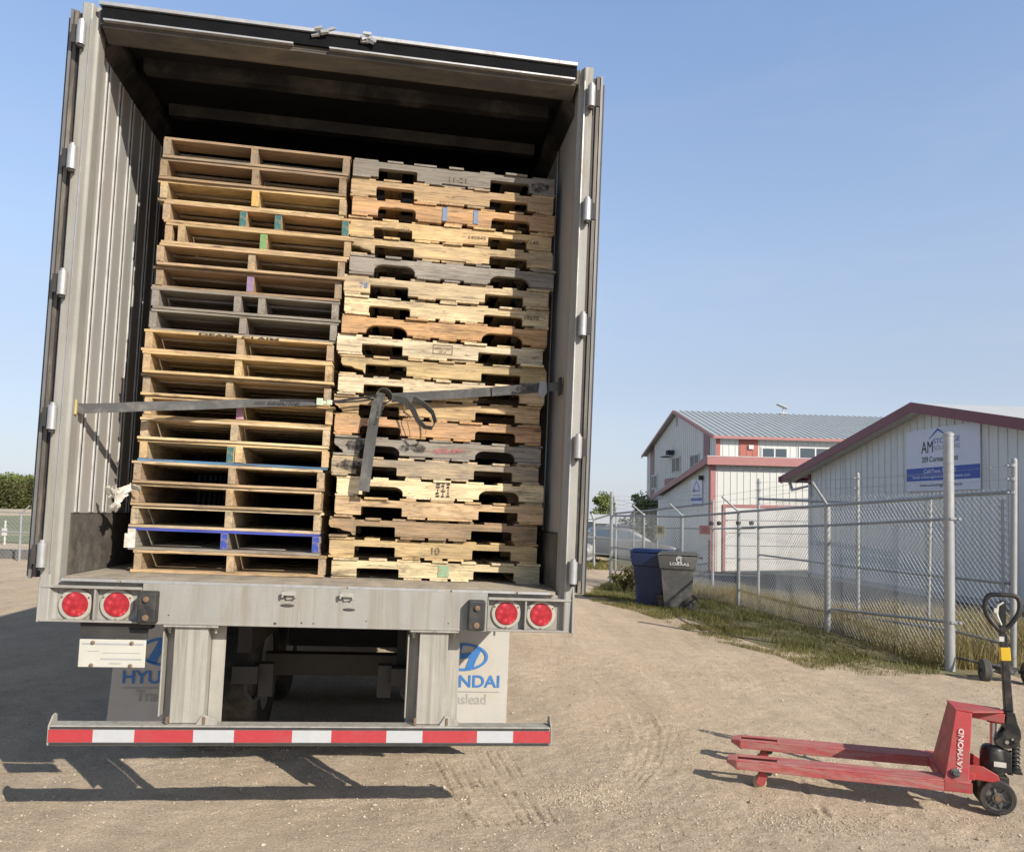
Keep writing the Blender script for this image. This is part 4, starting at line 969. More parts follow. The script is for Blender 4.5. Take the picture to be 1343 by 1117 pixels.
# --- fence 1 (near, along the gravel)
p1247 = Vector((5.43,9.66,0)); p1085 = Vector((5.21,12.83,0)); p970 = Vector((4.78,16.37,0)); p893 = Vector((3.97,18.1,0)); p843 = Vector((3.32,19.5,0)); p801 = Vector((2.69,20.92,0))
fence = empty('chain_link_fence', (4.78,16.37,g0(4.78,16.37)), 'long chain link fence along the grass, ending at the tall thick pipe post', 'fence')
FI = fence.matrix_world.inverted() if False else Matrix.Translation(-Vector(fence.location))
def fb(name, mb, mat, par, Moff, **k):
    mb.v = [tuple(Moff@Vector(p)) for p in mb.v]; return mb.build(name, mat, par, **k)
tops = {}
for p, px, ytop, r, arm in ((p1247,1247,572,.06,None),(p1085,1084,664,.05,(1065,632)),(p970,969,672,.036,(947,651)),(p893,893,677,.036,(878,660)),(p843,843,676,.03,(830,662)),(p801,801,647,.045,None)):
    zt = at(px, ytop, p.y).z; zb = g0(p.x, p.y)-.05; b = MB()
    b.tube([(p.x,p.y,zb),(p.x,p.y,zt)], r, 18)
    b.lathe([(r*1.06,0),(r*1.06,.03),(r*.5,.055),(0,.06)], (p.x,p.y,zt), (0,0,1), 18)
    po = fb('post', b, M['galv'], fence, FI, smooth=True); tops[px] = Vector((p.x,p.y,zt))
    if px == 1247:
        q = MB()
        for yy in (680, 815):
            z = at(px, yy, p.y).z; q.lathe([(r*1.12,-.02),(r*1.12,.02)], (p.x,p.y,z), (0,0,1), 16); q.box(p.x-.02,p.x+.1,p.y-.075,p.y-.055,z-.012,z+.012); q.lathe([(.012,-.03),(.02,-.03),(.02,.03),(.012,.03)], (p.x+.085,p.y-.065,z), (0,1,0), 8)
        for yy in (608, 619, 632): q.lathe([(r*1.02,-.004),(r*1.02,.004)], (p.x,p.y,at(px,yy,p.y).z), (0,0,1), 16)
        fb('clamp', q, M['galvdk'], po, FI)
    if arm:
        e = at(arm[0], arm[1], p.y-.1); q = MB(); q.tube([(p.x,p.y,zt+.02), e], .022 if px > 950 else .018, 8); fb('barb_arm', q, M['galv'], po, FI, smooth=True); tops[('arm',px)] = e
def railpx(pts, r, name, par, Moff, mat):
    b = MB(); b.tube([at(x, y, Yd) for x, y, Yd in pts], r, 8); return fb(name, b, mat, par, Moff, smooth=True)
railpx([(1243,651,9.7),(1084,662.5,12.8),(970,671,16.35)], .024, 'top_rail', fence, FI, M['galvdk'])
railpx([(970,671.5,16.35),(893,677.5,18.08),(843,676.5,19.5),(803,676,20.9)], .024, 'top_rail', fence, FI, M['galvdk'])
railpx([(1240,680.5,9.72),(1086,688.5,12.8),(973,691.5,16.3)], .02, 'mid_rail', fence, FI, M['galvdk'])
railpx([(1240,815,9.7),(1090,798,12.8)], .02, 'bottom_rail', fence, FI, M['galvdk'])
railpx([(804,717,20.85),(833,721.5,19.8)], .018, 'mid_rail', fence, FI, M['galvdk'])
b = MB()
for A, B, h0, h1 in ((p1247,p1085,1.86,1.93),(p1085,p970,1.93,1.93),(p970,p893,1.95,1.93),(p893,p843,1.93,1.93),(p843,p801,1.93,1.95)):
    ga, gb = g0(A.x,A.y), g0(B.x,B.y)
    ta = {p1247.y: at(1243,651,9.7).z, p1085.y: at(1084,662.5,12.8).z, p970.y: at(970,671,16.35).z, p893.y: at(893,677.5,18.1).z, p843.y: at(843,676.5,19.5).z, p801.y: at(803,676,20.9).z}
    vs, fs = chain_mesh(A.xy, B.xy, ga+.04, ta[A.y]+.05, gb+.04, ta[B.y]+.05); b.add(vs, fs)
cl = fb('chain_link', b, M['wire'], fence, FI)
b = MB()
for k in (.33, .66, 1):
    base = lambda px: tops[px].lerp(tops[('arm',px)], k)+Vector((0,0,.03))
    chain = [base(1084), base(969), base(893), base(843)]
    barbed(b, tops[1247]-Vector((.05,0,.72-k*.25)), chain[0])
    for a_, b_ in zip(chain[:-1], chain[1:]): barbed(b, a_, b_)
    barbed(b, chain[-1], tops[801]-Vector((0,0,.5-k*.4)))
fb('barbed_wire', b, M['galvdk'], fence, FI)
# --- rolling gate behind it
gA = Vector((6.3,9.85,0)); gB = Vector((5.5,16.2,0))
def gpos(t): return gA.lerp(gB, t)
gate = empty('rolling_gate', (gA.x,gA.y,g0(gA.x,gA.y)), 'chain link rolling gate on two small wheels behind the pallet jack', 'gate')
GI = Matrix.Translation(-Vector(gate.location))
def tpx(px):  # parameter where pixel column px meets the gate line
    x, z = ray(px, 690); return (x*gA.y-gA.x)/((gB.x-gA.x)-x*(gB.y-gA.y))
gtop = []
for px, yt, yb, r in ((1328,604,884,.036),(1217,656,838,.024),(1125,622,822,.032),(995,629,793,.03)):
    p = gpos(tpx(px)); zt = at(px, yt, p.y).z; zb = g0(p.x,p.y)+.02; b = MB()
    lean = Vector((.03 if px == 1328 else (.04 if px == 1217 else 0), 0, 0))
    b.tube([(p.x-lean.x*.3,p.y,zb),(p.x+lean.x,p.y,zt)], r, 12); b.lathe([(r*1.1,0),(r*.6,.03),(0,.035)], (p.x+lean.x,p.y,zt), (0,0,1), 12)
    po = fb('post', b, M['galv'], gate, GI, smooth=True)
    if px != 1217: gtop.append(Vector((p.x,p.y,zt)))
    q = MB()
    if px != 1217:
        for k in range(3): q = MB(); q.lathe([(r*1.3,-.02),(r*1.3,.02)], (p.x,p.y,zt-.06-k*.17), (0,0,1), 10); q.box(p.x-.07,p.x-.03,p.y-.02,p.y+.02,zt-.07-k*.17,zt-.05-k*.17); fb('wire_clip', q, M['galvdk'], po, GI)
def grail(pts, r, name):
    b = MB(); b.tube([at(x, y, gpos(tpx(x)).y) for x, y in pts], r, 8); fb(name, b, M['galvdk'], gate, GI, smooth=True)
grail([(1326,645),(1250,649),(1125,659),(995,654)], .026, 'top_rail'); grail([(1325,765),(1250,757),(1125,744),(995,727)], .02, 'mid_rail'); grail([(1120,687),(995,692.5),(1000,692)], .02, 'mid_rail')
grail([(1325,846),(1250,827),(1125,808),(995,786)], .02, 'bottom_rail')
b = MB(); pE = gpos(tpx(1320)); b.tube([(pE.x-.05,pE.y,g0(pE.x,pE.y)+.1),(pE.x-.05,pE.y,at(1320,655,pE.y).z)], .02, 8); fb('end_frame', b, M['galvdk'], gate, GI, smooth=True)
zt_a = at(1326,645,gpos(tpx(1326)).y).z+.06; zt_b = at(1000,655,16).z+.06
b = MB(); vs, fs = chain_mesh(gA.xy, gB.xy, g0(gA.x,gA.y)+.12, zt_a, g0(gB.x,gB.y)+.05, zt_b); b.add(vs, fs); fb('chain_link', b, M['wire'], gate, GI)
b = MB()
for k in range(3):
    for a_, b_ in zip(gtop[:-1], gtop[1:]): barbed(b, a_-Vector((0,0,.06+k*.17)), b_-Vector((0,0,.06+k*.17)))
fb('barbed_wire', b, M['galvdk'], gate, GI)
for (x, y), yaw in (((5.52,9.1), .25), ((5.97,9.02), .1)):
    zc = g0(x,y)+.125; ax_ = Vector((math.cos(yaw), -.25*1, 0)).normalized(); b = MB()
    b.lathe([(.07,-.045),(.115,-.045),(.128,-.03),(.128,.03),(.115,.045),(.07,.045)], (x,y,zc), ax_, 28, ring=True); wo = fb('gate_wheel', b, pm('old_tyre', (.06,.058,.054), .85, 0, .2, 10, (.15,.13,.1), .5, 8), gate, GI, smooth=True)
    b = MB(); b.lathe([(.072,-.04),(.06,-.03),(.03,-.02),(.03,.02),(.06,.03),(.072,.04)], (x,y,zc), ax_, 20); fb('rim', b, M['hub'], wo, GI, smooth=True)
b = MB(); b.tube([(5.45,9.11,g0(5.5,9.1)+.13),(6.05,9.04,g0(6,9.2)+.13)], .02, 8); b.box(5.66,5.84,9.0,9.25,g0(5.75,9.1)+.1,g0(5.75,9.1)+.18); b.tube([(5.48,9.6,g0(5.5,9.6)+.18),(5.75,9.12,g0(5.75,9.1)+.16)], .016, 8); fb('wheel_axle', b, M['hub'], gate, GI, smooth=True)
# --- second gate panel further back with warning plates
hA = Vector((4.72,18.35,0)); hB = Vector((2.98,21.7,0))
fence2 = empty('back_gate_panel', (hA.x,hA.y,g0(hA.x,hA.y)), 'chain link panel with two warning plates, behind the waste bins', 'gate')
HI = Matrix.Translation(-Vector(fence2.location))
def hpos(px):
    x, z = ray(px, 690); t = (x*hA.y-hA.x)/((hB.x-hA.x)-x*(hB.y-hA.y)); return hA.lerp(hB, t)
for px, yt, r in ((935,655,.035),(862,668,.022),(831,673,.022),(808,671,.024)):
    p = hpos(px); zt = at(px,yt,p.y).z; b = MB(); b.tube([(p.x,p.y,g0(p.x,p.y)),(p.x,p.y,zt)], r, 10); fb('post', b, M['galv'], fence2, HI, smooth=True)
def hrail(pts, r, name):
    b = MB(); b.tube([at(x, y, hpos(x).y) for x, y in pts], r, 8); fb(name, b, M['galvdk'], fence2, HI, smooth=True)
hrail([(935,659.5),(862,668),(808,673)], .024, 'top_rail'); hrail([(990,692.5),(935,693),(862,692),(806,691)], .018, 'mid_rail'); hrail([(806,748),(860,744),(935,738)], .018, 'mid_rail')
b = MB(); vs, fs = chain_mesh(hA.xy, hB.xy, g0(hA.x,hA.y)+.05, at(935,660,hA.y).z, g0(hB.x,hB.y)+.05, at(808,672,hB.y).z, size=.07); b.add(vs, fs); fb('chain_link', b, M['wire'], fence2, HI)
b = MB()
for k in range(3): barbed(b, Vector((hA.x,hA.y,at(935,657-k*9,hA.y).z+.02)), Vector((p801.x,p801.y,at(801,650+k*7,p801.y).z)))
fb('barbed_wire', b, M['galvdk'], fence2, HI)
for px, py, c, c2, lab in ((866,697,(.42,.33,.14),(.62,.58,.46),'small faded yellow and white warning plate wired to the fence'), (924.5,697,(.42,.07,.06),(.66,.62,.56),'small red and white warning plate wired to the fence')):
    p = hpos(px); p = p+Vector((-.03,-.06,0)); cc = at(px,py,p.y); ang = math.atan2(hB.y-hA.y, hB.x-hA.x)
    s_ = empty('warning_plate', Matrix.Translation(cc)@Matrix.Rotation(ang+math.pi, 4, 'Z'), lab, 'sign')
    b = MB(); b.box(-.19,.19,-.004,.004,-.19,.15); pb = b.build('plate', pm('plate_paint', c2, .6, 0, .08, 9), s_)
    b = MB(); b.box(-.185,.185,-.007,-.0045,-.06,.145); b.build('colour_field', pm('plate_field', c, .6, 0, .15, 9), s_)
    b = MB(); b.box(-.08,.08,-.0095,-.0075,-.02,.11); b.build('pictogram', pm('pictogram_dark', (.05,.045,.04), .7) if px < 900 else pm('pictogram_red', (.3,.03,.03), .7), s_)
for x, r_a in ((933,.045), (943,.045), (968.5,.05), (985.5,.05)):
    b = MB(); b.lathe([(r_a*.6,-.04),(r_a,-.025),(r_a,.03),(r_a*.5,.045)], at(x, 686, 16.38), (0,1,0) if x < 960 else (0,0,1), 10); fb('latch_fitting', b, M['darkm'], fence, FI, smooth=True)

# ------------------------------------------------------------------ waste bins
def bin_(x, y, ang, hgt, mbody, mlid, label, logo=False):
    Mb = ground_frame(x, y, ang); Mb.translation.z = g0(x, y)+.005
    root = empty('waste_bin', Mb, label, 'waste bin')
    H = hgt; wt_, wb_, dt, db = .31, .24, .4, .27      # half width / half depth top & bottom ; front is local -x
    b = MB()
    def ring(f, z): return [(-(db+(dt-db)*f)*.95,-(wb_+(wt_-wb_)*f),z),((db+(dt-db)*f)*.75+.02,-(wb_+(wt_-wb_)*f),z),((db+(dt-db)*f)*.75+.02,(wb_+(wt_-wb_)*f),z),(-(db+(dt-db)*f)*.95,(wb_+(wt_-wb_)*f),z)]
    rs = [ring(0,.03),ring(.3,H*.3),ring(.7,H*.68)]
    vs = [p for r_ in rs for p in r_]
    def grow(r_, k): return [(p[0]+(k if p[0] > 0 else -k), p[1]+(k if p[1] > 0 else -k), p[2]) for p in r_]
    r4 = grow(ring(.72,H*.7), .022); r5 = grow(ring(1,H*.92), .028); vs += r4+r5
    fs = [(3,2,1,0)]
    for i in range(4):
        for j in range(4): fs.append((i*4+j,i*4+(j+1)%4,(i+1)*4+(j+1)%4,(i+1)*4+j))
    fs.append((16,17,18,19)); b.add(vs, fs)
    bo = b.build('body', mbody, root, bevel=.02, seg=3, smooth=True)
    q = MB()
    for s in (-1,1): q.box(-.245,-.235,s*.12-.02,s*.12+.02,.12,H*.5,0)
    q.build('recess', M['black'], root)
    b = MB(); z = H*.925
    b.add([(-dt-.03,-wt_-.04,z),(dt*.75+.1,-wt_-.04,z+.02),(dt*.75+.1,wt_+.04,z+.02),(-dt-.03,wt_+.04,z),(-dt+.05,-wt_+.05,z+.075),(dt*.75+.02,-wt_+.05,z+.07),(dt*.75+.02,wt_-.05,z+.07),(-dt+.05,wt_-.05,z+.075)], [(3,2,1,0),(4,5,6,7),(0,1,5,4),(1,2,6,5),(2,3,7,6),(3,0,4,7)])
    lid = b.build('lid', mlid, root, bevel=.015, seg=2, smooth=True)
    b = MB(); b.tube([(dt*.75+.13,-.2,z-.03),(dt*.75+.13,.2,z-.03)], .016, 8); b.box(dt*.75+.03,dt*.75+.14,-.2,-.17,z-.04,z-.02); b.box(dt*.75+.03,dt*.75+.14,.17,.2,z-.04,z-.02); b.build('handle', mlid, root)
    for s in (-1,1):
        w = MB(); w.lathe([(.06,-.03),(.115,-.03),(.13,-.02),(.13,.02),(.115,.03),(.06,.03)], (.24,s*(wb_+.05),.13), (0,1,0), 24, ring=True); wo = w.build('wheel', M['tyre'], root, smooth=True)
        w = MB(); w.lathe([(.025,-.033),(.025,.033)], (.24,s*(wb_+.05),.13), (0,1,0), 10); w.lathe([(.065,-.012),(.065,.012)], (.24,s*(wb_+.05),.13), (0,1,0), 16)
        for k in range(6): w.box(-.005,.005,s*(wb_+.05)-.02,s*(wb_+.05)+.02,.02,.1,0,Matrix.Translation((.24,0,.13))@Matrix.Rotation(k*math.pi/3,4,'Y'))
        w.build('hub', M['hub'], wo)
    b = MB(); b.tube([(.24,-wb_-.04,.13),(.24,wb_+.04,.13)], .012, 8); b.box(.12,.26,-wb_+.02,wb_-.02,.08,.18); b.build('axle', M['darkm'], root)
    if logo:
        yf = -(wb_+(wt_-wb_)*.86)-.031
        # side nearest the photographer
        sgn = 1
        text('lettering', 'LORAAS', M['white'], (-.17, yf-.003, H*.76), (1,0,0), (0,-.1,1), .36, .06, bo, off=.03)
        q = MB(); n = 24; c0 = (0.01, yf-.006, H*.865)
        for r0, r1, a0, a1 in ((.048,.066,.6,5.6),(.018,.036,-1.2,3.4)):
            ps = []
            for k in range(n+1): a = a0+(a1-a0)*k/n; ps += [(c0[0]+r0*math.cos(a),c0[1],c0[2]+r0*math.sin(a)),(c0[0]+r1*math.cos(a),c0[1],c0[2]+r1*math.sin(a))]
            q.add(ps, [(2*k,2*k+1,2*k+3,2*k+2) for k in range(n)])
        q.build('emblem', M['white'], bo)
    return root
bin_(3.3, 15.35, R(-14), 1.13, M['bingrey'], M['bingrey'], 'grey wheeled waste bin with a white logo on its side', True)
bin_(2.86, 15.72, R(-24), 1.15, M['binblue'], M['binblue'], 'dark blue wheeled recycling bin behind the grey bin')

# ------------------------------------------------------------------ buildings
def ribs(mb, x0, x1, y, z0f, z1f, step, depth, wid, sign=-1, axis='x'):
    n = int((x1-x0)/step)
    for k in range(n+1):
        x = x0+k*step
        if axis == 'x': mb.box(x, x+wid, min(y, y+sign*depth), max(y, y+sign*depth), z0f(x), z1f(x))
        else: mb.box(min(y, y+sign*depth), max(y, y+sign*depth), x, x+wid, z0f(x), z1f(x))
# tall two storey metal building with garage wing
C0 = Vector((8.715,34.0,0)); TH = math.atan2(.1,.995); U = Vector((math.cos(TH),math.sin(TH),0)); Vv = Vector((-math.sin(TH),math.cos(TH),0))
zb = at(932,749,C0.y).z
MBld = Matrix.Translation((C0.x,C0.y,zb))@Matrix.Rotation(TH,4,'Z')
bld = empty('storage_building', MBld, 'white two storey metal building with red trim and grey roof behind the fence', 'building')
BI = MBld.inverted()
def onb(px, py, y=None, x=None):    # pixel to building coordinates on plane local y=const (front) or local x=const (gable)
    if y is not None: Pw = MBld@Vector((0,y,0)); w = onplane(px,py,Pw,U)
    else: Pw = MBld@Vector((x,0,0)); w = onplane(px,py,Pw,Vv)
    return BI@w
hz = onb(932,604,y=0).z; gy_ = 8.0; hz2 = onb(863,654,x=0).z
Lw = 15
b = MB(); b.prism([(0,-.3),(0,hz),(gy_,hz2),(gy_,-.3)], 0, Lw, 0)
ribs(b, .28, Lw-.1, 0, lambda x: 0.0, lambda x: hz-.02, .3, .02, .03)
gw = b.build('garage_wall', M['cream'], bld)
b = MB(); n = 20
for k in range(n): y = .25+k*.32; b.box(-.02, -.001, y, y+.03, 0, hz+(hz2-hz)*y/gy_-.02)
b.box(-.012,-.0005,.03,gy_-.02,0,hz2-.03); b.prism([(.03,hz2-.029),(gy_-.02,hz2-.029),(.03,hz-.04)], -.012, -.0005, 0)
b.build('shaded_end_panel', M['pale'], gw)
ev0 = onb(935,609,y=-.35).z; ev1 = onb(935,598,y=-.35).z
b = MB(); b.box(-.3, Lw, -.36, -.3, ev0, ev1); b.prism([(-.299,ev0+.05),(-.299,ev1-.01),(gy_+.1,hz2+.16),(gy_+.1,hz2+.02)], -.3, -.22, 0); b.build('garage_fascia', M['pinktrim'], gw)
b = MB(); b.prism([(-.295,ev1+.005),(-.295,ev1+.03),(gy_+.1,hz2+.2),(gy_+.1,hz2+.17)], -.3, Lw, 0); b.build('garage_roof', M['roofmetal'], gw)
b = MB(); b.box(-.03,.2,-.03,-.021,0,ev0); b.box(-.035,-.021,-.03,.22,0,ev0); b.build('corner_trim', M['pinktrim'], gw)
# garage door
dl = onb(948,664,y=0); dr = onb(1052,664,y=0)
b = MB()
for k in range(5): b.box(dl.x+.1, dr.x+.6, -.045, -.021, .02+k*(dl.z-.05)/5, .0+(k+1)*(dl.z-.05)/5)
gd_ = b.build('garage_door', M['white'], bld, bevel=.008)
b = MB(); b.box(dl.x-.02,dl.x+.09,-.06,-.021,0,dl.z+.1); b.box(dl.x+.09,dr.x+.61,-.06,-.021,dl.z-.03,dl.z+.1); b.box(dr.x+.61,dr.x+.72,-.06,-.021,0,dl.z+.1); b.build('door_trim', M['pinktrim'], gd_)
b = MB()
for k in range(4): b.box(dl.x+.09,dl.x+.2,-.052,-.046,.4+k*.6,.42+k*.6)
b.build('door_hinge', M['redtrim'], gd_)
# upper block set back
YB = 2.3; cx0 = onb(940,571,y=YB).x; ze = onb(940,572,y=YB).z; 
gl = onb(849,597,x=cx0); rg = onb(889,541,x=cx0); zr = rg.z; yr = rg.y; yl = gl.y
Lb = 16
b = MB(); b.prism([(YB,-.2),(YB,ze),(yr,zr),(yl,gl.z),(yl,-.2)], cx0, cx0+Lb, 0)
ribs(b, cx0+.3, cx0+Lb-.2, YB, lambda x: hz-.6, lambda x: ze-.02, .3, .02, .03)
ub = b.build('upper_wall', M['cream'], bld)
def gz_(y): return ze+(zr-ze)*(y-YB)/(yr-YB) if y < yr else zr+(gl.z-zr)*(y-yr)/(yl-yr)
b = MB(); b.prism([(YB+.02,0),(YB+.02,ze-.03),(yr,zr-.05),(yl-.02,gl.z-.03),(yl-.02,0)], cx0-.02, cx0-.001, 0)
k = YB+.3
while k < yl-.1: b.box(cx0-.035, cx0-.021, k, k+.025, 0, gz_(k)-.08); k += .32
b.build('gable_panel', M['pale'], ub)
b = MB()
for xa, xb in (((901+0),(902)),): pass
for pxa, pxb in ((923.5,931.5),(854,859)):
    ya = onb(pxa,600,x=cx0).y; yb = onb(pxb,600,x=cx0).y; ya, yb = sorted((ya,yb)); b.prism([(ya,0),(ya,gz_(ya)-.06),(yb,gz_(yb)-.06),(yb,0)], cx0-.045, cx0-.036, 0)
b.build('red_band', M['maroon'], ub)
a0 = onb(969,590,y=YB).x; a1 = onb(994,590,y=YB).x
b = MB(); b.box(a0,a1,YB-.034,YB-.021,hz-.5,ze-.02); b.box(cx0-.05,cx0+.16,YB-.035,YB-.021,hz-.6,ze); b.build('red_panel', M['redtrim'], ub)
ribb = MB(); ribs(ribb, a0+.05, a1-.1, YB-.034, lambda x: hz-.5, lambda x: ze-.03, .3, .012, .03); ribb.build('panel_ribs', M['redtrim'], ub)
b = MB(); b.prism([(YB-.3,ze-.06),(YB-.3,ze-.02),(yr,zr+.1),(yl+.3,gl.z-.02),(yl+.3,gl.z-.06),(yr,zr+.04)], cx0-.25, cx0+Lb, 0)
nr = int(Lb/.32)
for k in range(nr):
    x = cx0-.2+k*.32; b.add([(x,YB-.3,ze-.02),(x+.05,YB-.3,ze-.02),(x+.05,yr,zr+.1),(x,yr,zr+.1),(x,YB-.3,ze+.015),(x+.05,YB-.3,ze+.015),(x+.05,yr,zr+.135),(x,yr,zr+.135)], [(4,5,6,7),(0,1,5,4),(1,2,6,5),(3,0,4,7)])
b.build('roof', M['roofmetal'], bld)
b = MB(); b.prism([(YB-.32,ze-.16),(YB-.32,ze+.0),(yr,zr+.12),(yr,zr-.04)], cx0-.3, cx0-.251, 0); b.prism([(yl+.32,gl.z-.16),(yl+.32,gl.z+.0),(yr+.001,zr+.12),(yr+.001,zr-.04)], cx0-.3, cx0-.251, 0); b.build('barge_trim', M['pinktrim'], bld)
b = MB(); b.box(cx0-.25,cx0+Lb,YB-.345,YB-.305,ze-.13,ze-.0); b.build('eave_trim', M['pinktrim'], bld)
def win_front(px0, py0, px1, py1, y, name='window'):
    p0 = onb(px0,py1,y=y); p1 = onb(px1,py0,y=y); b = MB(); t = .07
    b.box(p0.x,p1.x,y-.045,y-.0225,p0.z,p0.z+t); b.box(p0.x,p1.x,y-.045,y-.0225,p1.z-t,p1.z); 
    for x in (p0.x,(p0.x+p1.x)/2-t/2,p1.x-t): b.box(x,x+t,y-.044,y-.0225,p0.z+t,p1.z-t)
    w = b.build(name, M['white'], bld)
    b = MB(); b.box(p0.x+t,(p0.x+p1.x)/2-t/2,y-.03,y-.0225,p0.z+t,p1.z-t); b.box((p0.x+p1.x)/2+t/2,p1.x-t,y-.034,y-.0225,p0.z+t,p1.z-t); b.build('pane', M['glass'], w)
win_front(998,587,1033,603,YB); win_front(1047,587,1091,603,YB)
def win_gable(px0, py0, px1, py1, x, curtain=False):
    p0 = onb(px0,py1,x=x); p1 = onb(px1,py0,x=x); ya, yb = sorted((p0.y,p1.y)); b = MB(); t = .08
    b.box(x-.06,x-.0365,ya,yb,p0.z,p0.z+t); b.box(x-.06,x-.0365,ya,yb,p1.z-t,p1.z)
    for y in (ya,(ya+yb)/2-t/2,yb-t): b.box(x-.059,x-.0365,y,y+t,p0.z+t,p1.z-t)
    w = b.build('window', M['white'], bld); b = MB(); b.box(x-.048,x-.0365,ya+t,yb-t,p0.z+t,p1.z-t); b.build('pane', M['glassdark'], w)
win_gable(882,598,893,621,cx0); win_gable(906,594,918,615,cx0); win_gable(855,622,862.5,642,cx0)
p = onb(884,600,x=cx0); b = MB(); b.box(cx0-.4,cx0-.04,p.y-.15,p.y+.25,p.z+.15,p.z+.4); b.box(cx0-.55,cx0-.1,p.y+.1,p.y+.8,p.z+.05,p.z+.09); b.build('wall_lamp', M['darkm'], bld)
p0 = onb(877,637,x=cx0); p1 = onb(893,626,x=cx0); b = MB(); b.box(cx0-.25,cx0-.04,min(p0.y,p1.y),max(p0.y,p1.y),p0.z,p1.z); b.build('vent_box', M['maroon'], bld, bevel=.01)
p = onb(984,587,y=YB); b = MB(); b.box(p.x-.12,p.x+.12,YB-.12,YB-.035,p.z-.08,p.z+.12); b.build('wall_light', M['white'], bld, bevel=.01)
p = onb(922.5,627,x=0); b = MB(); b.box(-.2,-.025,p.y-.1,p.y+.1,p.z-.08,p.z+.12); b.build('wall_lamp', M['darkm'], bld)
p = onb(888,553,x=cx0); b = MB(); b.box(cx0-.05,cx0-.036,p.y-.12,p.y+.12,p.z-.25,p.z+.25); b.build('gable_vent', M['plategrey'], bld)
p = onb(887,566,x=cx0)
# small sign on the garage end wall
s0 = onb(908,657,x=0); s1 = onb(922.5,627,x=0); ya, yb = sorted((s0.y,s1.y))
sg = empty('wall_sign', MBld@Matrix.Translation((-.03,(ya+yb)/2,s0.z)), 'small white and blue sign on the shaded end wall of the white building', 'sign')
sg.matrix_world = MBld@Matrix.Translation((-.03,(ya+yb)/2,s0.z)); hw_ = (yb-ya)/2; hh = s1.z-s0.z
b = MB(); b.box(-.03,.0,-hw_,hw_,-.25,hh); b.build('board', M['signwhite'], sg)
b = MB(); b.box(-.034,-.031,-hw_,hw_,.0,hh*.14); b.box(-.034,-.031,-hw_*.8,hw_*.8,-.2,-.12); b.build('blue_band', M['signblue'], sg)
b = MB(); ribbon(b, [(-.035,hw_*.6,hh*.55),(-.035,0,hh*.9),(-.035,-hw_*.6,hh*.55)], (-1,0,0), .004, .05); b.build('roof_mark', M['signblue'], sg)
text('lettering', 'AM', M['signblue'], (-.0345,hw_*.75,hh*.4), (0,-1,0), (0,0,1), hw_*.5, hh*.16, sg, off=.03); text('lettering', 'STORAGE', M['ink'], (-.0345,hw_*.2,hh*.42), (0,-1,0), (0,0,1), hw_*.9, hh*.07, sg)
text('lettering', '209 Corman', M['ink'], (-.0345,hw_*.7,hh*.22), (0,-1,0), (0,0,1), hw_*1.4, hh*.07, sg)
# dish on the roof ridge
rp = onb(1027,546,y=yr); dsh = empty('satellite_dish', MBld@Matrix.Translation((rp.x,yr,zr+.1)), 'small white satellite dish standing on the grey roof ridge', 'dish')
dsh.matrix_world = MBld@Matrix.Translation((rp.x,yr,zr+.1))
b = MB(); b.tube([(0,0,0),(0,0,.32)], .035, 8); b.box(-.2,.2,-.15,.15,0,.04); b.build('mast', M['white'], dsh)
b = MB(); b.box(-.32,.32,-.19,.19,-.025,.025,0,Matrix.Translation((-.05,0,.42))@Matrix.Rotation(.38,4,'Y')); b.build('panel', M['white'], dsh, bevel=.02)

# low warehouse with the company sign
P0 = Vector((10.56,27.55,0)); D = Vector((.134,-.991,0)).normalized(); E_ = Vector((.991,.134,0)).normalized()
zb2 = -.52; MW = Matrix.Translation((P0.x,P0.y,zb2))@Matrix.Rotation(math.atan2(E_.y,E_.x),4,'Z'); WI = MW.inverted()
wh = empty('warehouse', MW, 'low pale metal warehouse with maroon fascia and a company sign on its gable', 'warehouse')
def onw(px, py): return WI@onplane(px,py,MW@Vector((0,0,0)),D)
rid = onw(1215,536); eav = onw(1062,630); yr2 = rid.y; zr2 = rid.z-.05
eo = onw(1040,632); slope = (zr2-(eo.z))/(abs(yr2)+eo.y); ze2 = zr2-slope*abs(yr2); yR = 2*yr2
def wz(y): return zr2-slope*abs(y-yr2)
b = MB(); b.prism([(0,0),(0,ze2),(yr2,zr2),(yR,ze2),(yR,-.1)], 0, 22, 0)
y = -.15
while y > yR+.1: b.box(-.018,-.001,y-.028,y,.25,wz(y)-.03); y -= .3
ww = b.build('wall', M['pale'], wh)
b = MB(); b.box(-.03,-.0195,yR,0,-.2,.22); b.build('base_trim', M['plategrey'], ww)
oh = .45; yo = eo.y
b = MB()
for s in (1,-1):
    ya = yo if s > 0 else yR-yo; za = wz(ya)
    b.add([(-oh,ya,za+.16),(22.3,ya,za+.16),(22.3,yr2,zr2+.16),(-oh,yr2,zr2+.16),(-oh,ya,za+.2),(22.3,ya,za+.2),(22.3,yr2,zr2+.2),(-oh,yr2,zr2+.2)], [(0,3,2,1),(4,5,6,7),(0,1,5,4),(1,2,6,5),(2,3,7,6),(3,0,4,7)])
b.build('roof', M['roofwhite'], wh)
b = MB()
for s in (1,-1):
    ya = (yo+.02) if s > 0 else yR-yo-.02; za = wz(ya)
    b.add([(-oh-.03,ya,za-.06),(-oh-.03,yr2,zr2-.06),(-oh-.03,yr2,zr2+.215),(-oh-.03,ya,za+.215),(-oh-.001,ya,za-.06),(-oh-.001,yr2,zr2-.06),(-oh-.001,yr2,zr2+.215),(-oh-.001,ya,za+.215)], [(0,1,2,3),(7,6,5,4),(0,4,5,1),(1,5,6,2),(2,6,7,3),(3,7,4,0)])
b.box(-oh-.06,22.3,yo+.021,yo+.14,wz(yo)-.02,wz(yo)+.2)
b.build('fascia', M['maroon'], wh)
b = MB()
